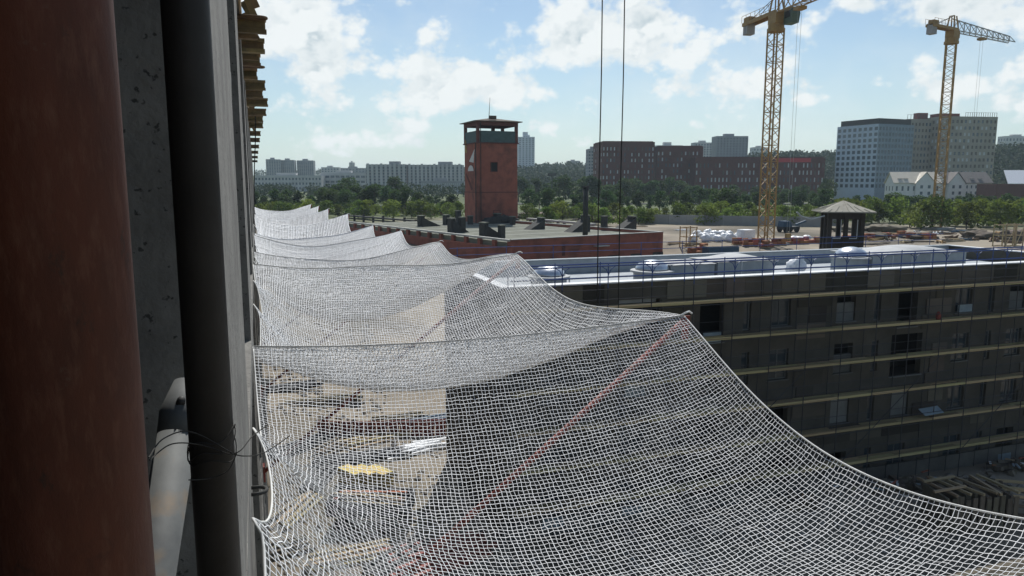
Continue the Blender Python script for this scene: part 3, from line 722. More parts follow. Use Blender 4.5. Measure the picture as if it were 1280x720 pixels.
def roof_things():
    # domed skylights
    for k, (px, depth_y, rr, lab) in enumerate([(686, 6.2, 1.05, 'silver domed roof light on round drum beside the open roof hatch'), (815, 3.2, 1.05, 'silver domed roof light on round drum, between the hatch and the low grey plenum'),
                                                (1062, 4.4, 1.1, 'silver domed roof light on round drum by the wrapped sheeting')]):
        p = at(px, 345, Y=WY + depth_y); c = (p.x, p.y, ZD)
        T = thing('roof_light', lab, 'skylight', c, 'domed roof lights')
        dz = (at(px, (350, 343, 325.5)[k], Y=WY + depth_y - rr).z - ZD) - .86; dh = at(px, (331.5, 324.5, 308.5)[k], Y=WY + depth_y).z - ZD - 1.0 - dz; c = (c[0], c[1], ZD + dz)
        MB().lathe([(rr, -dz), (rr, .85), (rr * 1.02, .86)], c, 36).build('drum', 'membrane', T, False)
        MB().lathe([(rr * 1.16, .862), (rr * 1.18, .90), (rr * 1.16, .97), (rr * .94, 1.0)], c, 36).build('rim', 'membrane_pale', T)
        MB().lathe([(rr * .92 * math.cos(a), 1.0 + dh * math.sin(a)) for a in np.linspace(.02, 1.52, 12)], c, 36).build('dome', 'dome_metal', T, True)
        MB().tube([(p.x + rr * 1.2, p.y - .1, ZD), (p.x + rr * 1.2, p.y - .1, ZD + dz + .95)], .05, 8).build('downpipe', 'membrane_white', T)
    # long grey plenums
    def plenum(x0, x1, y0, y1, h, lab, lump):
        T = thing('roof_plenum', lab, 'roof box', ((x0 + x1) / 2, (y0 + y1) / 2, ZD), 'grey plenums on the roof')
        MB().box((x0, y0, ZD + .002), (x1, y1, ZD + h)).build('casing', 'membrane', T)
        n = 26; V = []; F = []
        for i in range(n + 1):
            for j in range(9):
                u, v = i / n, j / 8
                z = ZD + h + .03 + lump * (.55 * math.sin(math.pi * min(1, max(0, (u - .15) / .85))) ** 1.3 * math.sin(math.pi * v) ** .5) + .03 * mnoise.noise((u * 6, v * 3, x0))
                V.append((x0 - .08 + (x1 - x0 + .16) * u, y0 - .08 + (y1 - y0 + .16) * v, z))
        for i in range(n):
            for j in range(8): F.append((i * 9 + j, (i + 1) * 9 + j, (i + 1) * 9 + j + 1, i * 9 + j + 1))
        b = MB().add(V, F)
        k = len(V); per = [(i * 9) for i in range(n + 1)]
        b.box((x0 - .08, y0 - .08, ZD + h + .001), (x1 + .08, y1 + .08, ZD + h + .02)); b.build('cover_sheet', 'membrane_pale', T, True)
        m2 = MB()
        for q in range(1, int((x1 - x0) / 1.6)): m2.box((x0 + q * 1.6, y0 - .03, ZD + .01), (x0 + q * 1.6 + .05, y0 - .002, ZD + h - .02))
        m2.build('seam', 'membrane_white', T)
    px = lambda x, yy: at(x, 340, Y=yy).x
    y = WY + 2.6
    plenum(px(838, y), px(893, y), y, y + 2.6, at(865, 331, Y=y).z - ZD, 'low grey plenum with flat pale top next to the middle domed roof light', .1)
    plenum(px(897, y), px(968, y), y, y + 2.8, at(930, 327, Y=y).z - ZD, 'grey plenum with humped pale sheet on top, between flat plenum and wrapped sheeting', .55)
    y = WY + 3.2
    plenum(px(1090, y), px(1206, y), y, y + 3.6, at(1150, 317.5, Y=y).z - ZD, 'longest grey plenum with humped pale sheet, at the roof end by the parapet corner', .75)
    # open hatch
    p = at(760, 357, Y=WY + 2.2); T = thing('roof_hatch', 'small open wooden roof hatch frame on the pale roof', 'hatch', (p.x, p.y, ZD))
    for (a, b) in [((-.9, -.6), (.9, -.52)), ((-.9, .52), (.9, .6)), ((-.9, -.519), (-.82, .519)), ((.82, -.519), (.9, .519))]:
        MB().box((p.x + a[0], p.y + a[1], ZD), (p.x + b[0], p.y + b[1], ZD + .45)).build('curb', 'timber', T)
    MB().box((p.x - .8, p.y - .5, ZD + .01), (p.x + .8, p.y + .5, ZD + .1)).build('opening', 'orange_brick', T)
    # wrapped white sheeting
    for k, (px_, yy, sx, sy, sz, lab) in enumerate([(985, 2.0, 1.3, .7, .55, 'crumpled white plastic sheeting heaped low beside the humped plenum'), (994, 4.2, .5, .5, 1.25, 'upright crumpled white plastic bundle behind the low sheeting'),
                                                   (1128, 2.0, .5, .35, .35, 'small white wrapped bundle in front of the longest plenum')]):
        p = at(px_, 345, Y=WY + yy); lump((p.x, p.y, ZD), (sx, sy, sz), 'plastic_bundle', 'plastic_white', lab, 'plastic bundle', k + 3, .45)
    for k, (px_, yy) in enumerate([(1012, 1.9), (1022, 2.6), (1006, 3.0)]):
        p = at(px_, 348, Y=WY + yy); T = thing('plank_pile', 'few dark planks lying on the roof by the white sheeting', 'planks', (p.x, p.y, ZD), 'planks on the roof')
        for q in range(3): MB().beam((p.x - 1.1, p.y + .2 * q, ZD + .04 + .05 * q), (p.x + .9, p.y + .25 * q - .1, ZD + .04 + .05 * q), .16, .045).build('plank', 'timber_old', T)
    p = at(1175, 333, Y=WY + 1.4); T = thing('board_stack', 'flat pale boards stacked on the roof by the longest plenum', 'boards', (p.x, p.y, ZD))
    for q in range(4): MB().box((p.x - 2 + .15 * q, p.y - .35, ZD + .01 + q * .09), (p.x + 2 - .2 * q, p.y + .35 - .05 * q, ZD + .07 + q * .09)).build('board', ['timber', 'timber_old'][q % 2], T)
def lump(c, s, name, m, label, cat, seed=0, amp=.3, group=None, sub=14, flat=True):
    V = []; F = []; n = sub
    for i in range(n + 1):
        th = math.pi * i / n
        for j in range(2 * n):
            ph = math.pi * j / n
            d = Vector((math.sin(th) * math.cos(ph), math.sin(th) * math.sin(ph), math.cos(th)))
            sq = 1 / max(abs(d.x) ** 4 + abs(d.y) ** 4 + abs(d.z) ** 4, 1e-6) ** .25
            k = (.75 + .25 * sq) * (1 + amp * mnoise.noise(d * 1.6 + Vector((seed * 7.1, 0, 0))) + amp * .5 * mnoise.noise(d * 4.3 + Vector((0, seed * 3.3, 0))))
            V.append((d.x * k * s[0], d.y * k * s[1], max(-.02, (d.z * k * .6 + .45) * s[2])))
    for i in range(n):
        for j in range(2 * n): F.append((i * 2 * n + j, (i + 1) * 2 * n + j, (i + 1) * 2 * n + (j + 1) % (2 * n), i * 2 * n + (j + 1) % (2 * n)))
    o = MB().add(V, F).build(name, m, None, True); o.location = c
    return tag(o, label, cat, group)
roof_things()

def scaffold():
    T = thing('tube_scaffold', 'tube scaffold with plank lifts and blue top rails in front of dark wall', 'scaffold', (32, WY - .7, 0))
    yi, yo = WY - .28, WY - 1.18
    lev = [1.85, 3.9, 5.88, 7.88, 9.86, 11.85]
    bays = 17; bw = (WX1 - .6 - WX0 - .2) / bays; xs = [WX0 + .2 + bw * k for k in range(bays + 1)]
    r_ = random.Random(5)
    std = {}
    for yy in (yi, yo):
        me_ = None
        for x in xs:
            for nm, m, z0, z1 in (('standard', 'scaffold_grey', 0, 12.9), ('standard', 'scaffold_blue', 12.901, 14.1)):
                key = m
                if key not in std: std[key] = MB().tube([(0, 0, z0), (0, 0, z1)], .027, 7).mesh('standard_' + m, m)
                o = link(std[key], nm, T); o.location = Vector((x, yy, 0)) - T.location
    for li, z in enumerate(lev):
        for yy in (yi + .055, yo - .055):
            MB().tube([(xs[0] - .2, yy, z - .09), (xs[-1] + .2, yy, z - .09)], .024, 6).build('ledger', 'scaffold_grey', T)
        for zz in (.5, 1.0):
            MB().tube([(xs[0] - .2, yo - .055, z + zz), (xs[-1] + .2, yo - .055, z + zz)], .018, 6).build('guard_rail', 'scaffold_grey', T)
        for k in range(bays):
            for q in range(3):
                if r_.random() < .04: continue
                yy = yo + .12 + q * .27
                o = piece('plank', 'plank', T, ((xs[k] + xs[k + 1]) / 2 + r_.uniform(-.05, .05), yy, z + .02 + r_.uniform(0, .03)), (bw + .12, .235, .05)); o.rotation_euler.y = r_.uniform(-.006, .006)
            o = piece('toe_board', 'plank', T, ((xs[k] + xs[k + 1]) / 2, yo + .035, z + .05), (bw - .02, .03, .14))
        for x in xs[::1]:
            MB().tube([(x + .05, yo, z - .05), (x + .05, yi, z - .05)], .02, 6).build('transom', 'scaffold_grey', T)
    for yy, zz in ((yo - .055, 14.0), (yi + .055, 14.0), (yo - .055, 13.45)):
        MB().tube([(xs[0] - .2, yy, zz), (xs[-1] + .2, yy, zz)], .042, 6).build('top_rail', 'scaffold_blue', T)
    for x in xs:
        for s_ in (-1, 1):
            MB().tube([(x, yo - .03, 13.55), (x + s_ * .14, yo - .03, 13.84), (x + s_ * .38, yo - .03, 13.98)], .02, 6).build('knee_brace', 'scaffold_blue', T)
    for k in range(0, bays, 4):
        MB().tube([(xs[k], yo - .09, 1.8), (xs[min(bays, k + 3)], yo - .09, 7.8)], .022, 6).build('diagonal', 'scaffold_grey', T)
    # a pale sheet lying on a lift and little bits of cloth
    p = at(1168, 516, Y=yo); z = lev[1] + .1
    T2 = at(1168, 516, Y=yo - .1)
    o = MB().obox((T2.x - .75, yo - .12, T2.z - .12), (1.5, 0, .05), (0, .5, .28), (0, -.01, .02)).build('pale_sheet', 'pane_light'); solo(o, (T2.x, yo, T2.z - .1)); tag(o, 'pale blue sheet tilted on a lower scaffold lift', 'sheet')
    o = lump((at(1180, 381, Y=yo).x, yo + .3, 9.95), (.16, .12, .42), 'red_bag', 'red_pole', 'small red bag on an upper scaffold lift', 'bag', 9)
scaffold()

def second_rail():
    # blue handrail on the far side of the roof
    T = thing('roof_handrail', 'blue tube handrail along the rear parapet of the grey roof', 'handrail', (32, WY + WD + .6, 8))
    yy = WY + WD + .5
    for k in range(13):
        x = WX0 + 1 + k * 3.3; MB().tube([(x, yy, 7.0), (x, yy, WZ + .95)], .025, 6).build('post', 'scaffold_blue', T)
    for z in (WZ + .45, WZ + .9): MB().tube([(WX0 + .5, yy, z), (WX1, yy, z)], .022, 6).build('rail', 'scaffold_blue', T)
second_rail()

# ------------------------------------------------------------------ brick building and tower
RZ = 10.4
A_ = at(640, 300, Z=RZ); B_ = at(829, 290, Z=RZ)
ex = (B_ - A_); ex.z = 0; LEN = ex.length; ex.normalize(); ey = Vector((-ex.y, ex.x, 0))
def loc2(u, v, z): return A_ + ex * u + ey * v + Vector((0, 0, z - RZ))
def red_building():
    T = thing('brick_building', 'low red brick building with felt roof and slotted parapet below the tower', 'building', loc2(LEN / 2, 22, PLAT))
    D = 58; L2 = LEN
    g = 3.0
    def wall(o, u, ln, zt, name, th=.4, m='brick_red', z0=g):
        n = Vector((-u.y, u.x, 0)); return MB().obox(o + Vector((0, 0, z0 - o.z)), u * ln, n * th, Vector((0, 0, zt - z0))).build(name, m, T)
    wall(loc2(0, 0, RZ), ex, L2, RZ - .02, 'front_wall')
    wall(loc2(L2, .401, RZ), ey, D - .4, RZ - .02, 'side_wall')
    # left wall: below the slots, piers between them, pale capping
    q = loc2(0, .401, RZ)
    MB().obox(q + Vector((0, 0, g - RZ)), ey * (D - .4), ex * .4, Vector((0, 0, RZ - 1.15 - g))).build('left_wall', 'brick_red', T)
    n = 15; st = (D - .8) / n
    for k in range(n + 1):
        MB().obox(q + ey * (k * st) + Vector((0, 0, -1.149)), ey * .75, ex * .4, Vector((0, 0, .90))).build('parapet_pier', 'brick_red', T)
    MB().obox(q + Vector((0, 0, -.248)) - ex * .06, ey * (D - .4), ex * .5, Vector((0, 0, .25))).build('coping', 'parapet_pale', T)
    MB().obox(loc2(-.06, -.07, RZ - .018), ex * (L2 + .14), ey * .5, Vector((0, 0, .10))).build('coping', 'parapet_pale', T)
    MB().obox(loc2(L2 - .40, .44, RZ - .018), ex * .47, ey * (D - .5), Vector((0, 0, .10))).build('coping', 'parapet_pale', T)
    MB().obox(loc2(.401, .401, RZ - 1.3), ex * (L2 - .41), ey * (D - .45), Vector((0, 0, .85))).build('roof', 'roof_felt', T)
    for k in range(1, 26): MB().obox(loc2(.5, .5 + k * 2.2, RZ - .449), ex * (L2 - 1.2), ey * .16, Vector((0, 0, .02))).build('felt_seam', 'old_felt' if k % 3 else 'parapet_pale', T)
    MB().obox(loc2(.2, D, g), ex * (L2), ey * .4, Vector((0, 0, RZ - .6 - g))).build('rear_wall', 'brick_red', T)
    for k in range(5):
        MB().obox(loc2(3 + k * 5.5, -.06, RZ - 2.6), ex * .5, ey * .059, Vector((0, 0, 1.6))).build('wall_stain', 'brick_dark', T) if k in (1,) else None
    m = MB()
    for k in range(6):
        u = 3.2 + k * 4.6
        f = MB().obox(loc2(u, -.05, RZ - 3.6), ex * 2.2, ey * .048, Vector((0, 0, .55))).build('vent_window', 'old_iron', T)
    MB().obox(loc2(14.2, -1.0, RZ - 1.55), ex * 2.3, ey * .97, Vector((0, 0, .12))).build('canopy', 'parapet_pale', T)
    zr = RZ - .45
    # roof clutter: wedge ventilators, stubs, chimney
    def wedge(px, py, wd, ht, flip, lab):
        p = at(px, py, Z=zr); s_ = 1 if flip else -1
        W = thing('roof_ventilator', lab, 'roof vent', (p.x, p.y, zr), 'wedge ventilators on the felt roof')
        a = p - ex * (wd / 2); 
        poly = [a, a + ex * wd, a + ex * (wd if not flip else 0) + Vector((0, 0, ht))]
        MB().prism([q_ + ey * .0 for q_ in poly], ey * 2.0).build('hood', 'old_iron', W)
        MB().obox(a + ex * (wd * (.82 if not flip else -.05)) + ey * .3 , ex * (wd * .22), ey * 1.3, Vector((0, 0, ht * 1.12))).build('shaft', 'old_iron', W)
        MB().obox(a + ex * (wd * (.80 if not flip else -.08)) + ey * .2 + Vector((0, 0, ht * 1.12 + .002)), ex * (wd * .28), ey * 1.5, Vector((0, 0, .15))).build('cap', 'roof_felt', W)
    for k, (x, y, w_, h_, f_) in enumerate([(577, 291, 3.0, 2.0, True), (620, 297, 3.4, 1.9, True), (672, 287, 3.2, 1.7, False), (726, 290, 4.0, 2.3, False), (786, 287, 3.6, 1.9, False), (570, 281, 3.6, 1.6, True), (615, 280, 4.2, 1.7, False), (540, 283, 4.0, 1.7, True)]):
        wedge(x, y, w_, h_, f_, ['dark wedge hood with a tall stub near the slotted parapet', 'dark wedge hood by the roof corner above the slots', 'dark wedge hood right beside the tower foot', 'dark wedge hood next to the chimney pipe', 'dark wedge hood past the hoist ropes', 'dark wedge hood behind the slotted parapet', 'dark wedge hood in front of the tower', 'dark wedge hood by the pipe rack'][k])
    for k, (x, y, h_) in enumerate([(577, 291, 2.4), (626, 298, 1.8), (572, 283, 2.8), (755, 288, 2.3), (587, 281, 1.6), (640, 281, 1.5)]):
        p = at(x, y, Z=zr); W = thing('roof_stub', 'short square dark vent stub on the felt roof', 'roof vent', (p.x, p.y, zr), 'vent stubs on the felt roof')
        MB().obox(p, ex * .8, ey * .8, Vector((0, 0, h_))).build('shaft', 'old_iron', W)
        MB().obox(p - ex * .1 - ey * .1 + Vector((0, 0, h_ + .002)), ex * 1.0, ey * 1.0, Vector((0, 0, .14))).build('cap', 'roof_felt', W)
    p = at(731.5, 294, Z=zr); W = thing('chimney_pipe', 'tall thin dark chimney pipe rising from the felt roof', 'chimney', (p.x, p.y, zr))
    MB().tube([p, p + Vector((0, 0, 7.2))], .42, 12).build('pipe', 'old_iron', W, True); MB().tube([p + Vector((0, 0, 7.21)), p + Vector((0, 0, 7.5))], .55, 12).build('cowl', 'old_iron', W)
    for (x0, x1, y0, y1) in [(660, 745, 278, 286)]:
        for k in range(4):
            p = at(x0 + (x1 - x0) * k / 4, y0 + (y1 - y0) * k / 4, Z=zr); q_ = at(x0 + (x1 - x0) * (k + .9) / 4, y0 + (y1 - y0) * (k + .9) / 4, Z=zr)
            W = thing('roof_duct', 'raised flat duct on short legs along the felt roof edge', 'duct', (p.x, p.y, zr), 'ducts on the felt roof')
            MB().beam(p + Vector((0, 0, .75)), q_ + Vector((0, 0, .75)), .9, .35).build('duct', 'parapet_pale', W)
            for t in (.15, .85):
                c = p.lerp(q_, t); MB().obox(c - ex * .2 - ey * .2, ex * .4, ey * .4, Vector((0, 0, .57))).build('leg', 'old_iron', W)
red_building()

def far_slab_roof():
    # low dark roof stretch left of the brick building
    p = at(432, 270, Z=9.2); q = at(520, 277, Z=9.2)
    T = thing('pipe_rack', 'low dark pipe rack with stub posts left of the brick roof', 'pipe rack', (p.x, p.y, PLAT))
    d = (q - p); n = 7
    for k in range(n + 1):
        c = p + d * k / n; MB().box((c.x - .25, c.y - .25, PLAT - .3), (c.x + .25, c.y + .25, 10.0 - .35 * (k % 2))).build('post', 'old_iron', T)
    MB().beam(p + Vector((0, 0, .15)), q + Vector((0, 0, .15)), 1.2, .35).build('duct', 'old_iron', T)
    MB().beam(p + Vector((0, 0, -.5)), q + Vector((0, 0, -.5)), .5, .3).build('duct', 'old_iron', T)
far_slab_roof()

def tower():
    zb = RZ - .45
    c0 = at(597, 279, Z=zb); c1 = at(648, 280, Z=zb)
    u = VR.copy(); W = 51 * (c0 - Vector((0, 0, zb))).dot(VF) / FPX; v = Vector((-u.y, u.x, 0))
    # turn it so that its left face shows
    ang = rad(22); rot = lambda a: Vector((a.x * math.cos(ang) - a.y * math.sin(ang), a.x * math.sin(ang) + a.y * math.cos(ang), 0))
    u = rot(u); v = rot(v); W = W * 1.06
    o = c0.copy(); o.z = zb
    ht = lambda y: deep(612, y, (o - Vector((0, 0, 0))).dot(VF)).z
    z1 = ht(179); z2 = ht(163); z3 = ht(151.5)
    T = thing('brick_tower', 'square red brick tower with open lookout under a thin roof', 'tower', (o + u * W / 2 + v * W / 2).to_tuple()[:2] + (zb - 1.0,))
    D = W * .93
    Z = lambda z: Vector((0, 0, z))
    base = Vector((o.x, o.y, 0))
    def blk(a, b, za, zb_, su, sv, name, m, par=None): return MB().obox(base + u * a + v * b + Z(za), u * su, v * sv, Z(zb_ - za)).build(name, m, par or T)
    zm = ht(241)
    blk(0, 0, zb - 1.5, zm, W, D, 'shaft', 'brick_red')
    blk(.06, .06, zm + .16, z1, W - .12, D - .12, 'shaft', 'brick_red')
    blk(-.06, -.06, zm + .001, zm + .159, W + .12, D + .12, 'string_course', 'brick_dark')
    blk(-.22, -.22, z1 + .002, z1 + .2, W + .44, D + .44, 'ledge', 'brick_dark')
    t = .18
    blk(.05, .05, z1 + .202, z2, W - .1, t, 'balcony_panel', 'teal_metal'); blk(.05, D - .05 - t, z1 + .202, z2, W - .1, t, 'balcony_panel', 'teal_metal')
    blk(.05, .05 + t + .002, z1 + .202, z2 - .004, t, D - .1 - 2 * t - .004, 'balcony_panel', 'teal_metal'); blk(W - .05 - t, .05 + t + .002, z1 + .202, z2 - .004, t, D - .1 - 2 * t - .004, 'balcony_panel', 'teal_metal')
    for a in (-.04, W - .52):
        for b in (-.04, D - .52): blk(a, b, z1 + .203, z3 - .002, .56, .56, 'post', 'brick_dark')
    blk(W * .68, D - .54, z2 + .002, z3 - .003, .7, .4, 'post', 'brick_dark')
    blk(-.05, -.05, z3 - .75, z3 - .004, W + .1, .3, 'lintel', 'brick_dark'); blk(-.05, D - .25, z3 - .75, z3 - .004, W + .1, .3, 'lintel', 'brick_dark')
    blk(-.05, .252, z3 - .75, z3 - .004, .3, D - .51, 'lintel', 'brick_dark'); blk(W - .25, .252, z3 - .75, z3 - .004, .3, D - .51, 'lintel', 'brick_dark')
    e = .75
    p = [base + u * a + v * b + Z(z3) for a, b in ((-e, -e), (W + e, -e), (W + e, D + e), (-e, D + e))]
    top = base + u * W / 2 + v * D / 2 + Z(z3 + 1.05)
    MB().add(p + [q + Z(.14) for q in p] + [top], [(3, 2, 1, 0), (0, 1, 5, 4), (1, 2, 6, 5), (2, 3, 7, 6), (3, 0, 4, 7), (4, 5, 8), (5, 6, 8), (6, 7, 8), (7, 4, 8)]).build('roof', 'tower_roof', T)
    blk(W * .32, .2, z3 + .5, z3 + 1.2, 1.4, .5, 'roof_stub', 'tower_roof')
    a0 = base + u * W * .46 + v * D * .5 + Z(z3 + .9)
    MB().tube([a0, a0 + Vector((.25, 0, ht(118) - z3 - .9))], [.07, .03], 6).build('antenna', 'old_iron', T)
    # windows (each with a recessed dark pane)
    for (a, zz, ww, hh) in ((W * .34, ht(214), 1.25, 1.7), (W * .40, ht(272), 1.3, 1.3)):
        f = MB()
        for (s0, s1, q0, q1) in ((a - .14, a, zz - .12, zz + hh + .12), (a + ww, a + ww + .14, zz - .12, zz + hh + .12), (a + .001, a + ww - .001, zz + hh, zz + hh + .12), (a + .001, a + ww - .001, zz - .12, zz)):
            f.obox(base + u * s0 + v * -.05 + Z(q0), u * (s1 - s0), v * .12, Z(q1 - q0))
        fo = f.build('window', 'brick_dark', T)
        MB().obox(base + u * a + v * .02 + Z(zz), u * ww, v * .12, Z(hh)).build('pane', 'opening_dark', fo)
    # pale painted marks on the left face
    mk = lambda pts, nm, m: MB().prism([base + u * .03 + v * b + Z(z) for b, z in pts], u * -.03 - u * .02).build(nm, m, T)
    zc = ht(213.5); arc = [(D * .5 + 2.1 * math.cos(a) * .8, zc + 1.15 * math.sin(a)) for a in np.linspace(0, math.pi, 13)]
    mk(arc, 'painted_mark', 'mark_white')
    zc = ht(203); mk([(D * .28, zc), (D * .62, zc + .3), (D * .2, zc + 2.6)], 'painted_mark', 'mark_white')
    zc = ht(190); mk([(D * .8, zc), (D * .93, zc + .2), (D * .9, zc + 2.8), (D * .84, zc + 2.2)], 'painted_mark', 'mark_ochre')
    zc = ht(236); mk([(D * .35, zc), (D * .45, zc - .4), (D * .9, zc + 2.9), (D * .84, zc + 3.1)], 'painted_mark', 'brick_dark')
    MB().tube([base + u * -.12 + v * .6 + Z(zb), base + u * -.12 + v * .6 + Z(z1)], .09, 6).build('downpipe', 'old_iron', T)
    MB().tube([base + u * .7 + v * -.14 + Z(zb), base + u * .7 + v * -.14 + Z(z3)], .07, 6).build('downpipe', 'old_iron', T)
    for k, (a, s_) in enumerate([(W * .2, 1.2), (W * .55, 1.6), (W * .8, 1.1)]):
        q = base + u * a - v * 1.6; lump((q.x, q.y, zb), (s_, .7, s_ * .9), 'roof_debris', 'old_iron', 'dark debris heap at the foot of the brick tower', 'debris', k + 20, .5, 'debris at the tower foot')
tower()

# ------------------------------------------------------------------ pavilion
def pavilion():
    c = deep(1052, 290, 86); gz = ground_z(c.x, c.y); zE = deep(1052, 265, 86).z; zT = deep(1052, 250.5, 86).z
    ang = rad(-30); ux = Vector((math.cos(ang), math.sin(ang), 0)); uy = Vector((-ux.y, ux.x, 0)); C0 = Vector((c.x, c.y, 0))
    T = thing('watch_pavilion', 'dark timber lookout pavilion with grey pyramid roof behind the rear parapet', 'pavilion', (c.x, c.y, gz))
    hw = 1.75; e = 2.9
    P = lambda a, b, z: C0 + ux * a + uy * b + Vector((0, 0, z))
    for a in (-1, 0, 1):
        for b in (-1, 0, 1):
            if a == 0 and b == 0: continue
            MB().obox(P(a * hw - .22, b * hw - .22, gz - .4), ux * .44, uy * .44, Vector((0, 0, zE + .1 - gz + .4))).build('post', 'dark_timber', T)
    for (a0, b0, sa, sb) in ((-hw, -hw - .05, 2 * hw, .1), (-hw, hw - .05, 2 * hw, .1), (-hw - .05, -hw, .1, 2 * hw), (hw - .05, -hw, .1, 2 * hw)):
        MB().obox(P(a0, b0, gz), ux * sa, uy * sb, Vector((0, 0, zE - 3.0 - gz))).build('panel', 'dark_timber', T)
        MB().obox(P(a0, b0, zE - .75), ux * sa, uy * sb, Vector((0, 0, .75))).build('fascia', 'dark_timber', T)
    p = [P(a, b, zE) for a, b in ((-e, -e), (e, -e), (e, e), (-e, e))]; top = P(0, 0, zT)
    r_ = MB().add(p + [q + Vector((0, 0, .12)) for q in p] + [top], [(3, 2, 1, 0), (0, 1, 5, 4), (1, 2, 6, 5), (2, 3, 7, 6), (3, 0, 4, 7), (4, 5, 8), (5, 6, 8), (6, 7, 8), (7, 4, 8)]).build('roof', 'gazebo_roof', T)
    for k in range(4):
        q, q2 = p[k] + Vector((0, 0, .14)), p[(k + 1) % 4] + Vector((0, 0, .14))
        for t in np.linspace(.12, .88, 7):
            s0 = q.lerp(q2, t); s1 = s0.lerp(top + Vector((0, 0, .04)), min(1, 2 * min(t, 1 - t)) * .92); MB().beam(s0, s1, .07, .05).build('roof_batten', 'gazebo_roof', r_)
    tip = P(-e, -e, zE)
    MB().tube([tip + Vector((.4, 0, -.35)), tip + Vector((-1.2, .3, -.75)), tip + Vector((-2.4, .6, -.35)), tip + Vector((-2.9, .7, .1))], .09, 6).build('broken_gutter', 'membrane', T)
    # white inner frames
    for a in (-.88, .88):
        MB().obox(P(a - .42, -hw + .1, zE - 3.0), ux * .84, uy * .05, Vector((0, 0, .1))).build('frame', 'membrane_white', T)
        MB().obox(P(a + .36, -hw + .1, zE - 2.9), ux * .08, uy * .05, Vector((0, 0, 2.1))).build('frame', 'membrane_white', T)
pavilion()

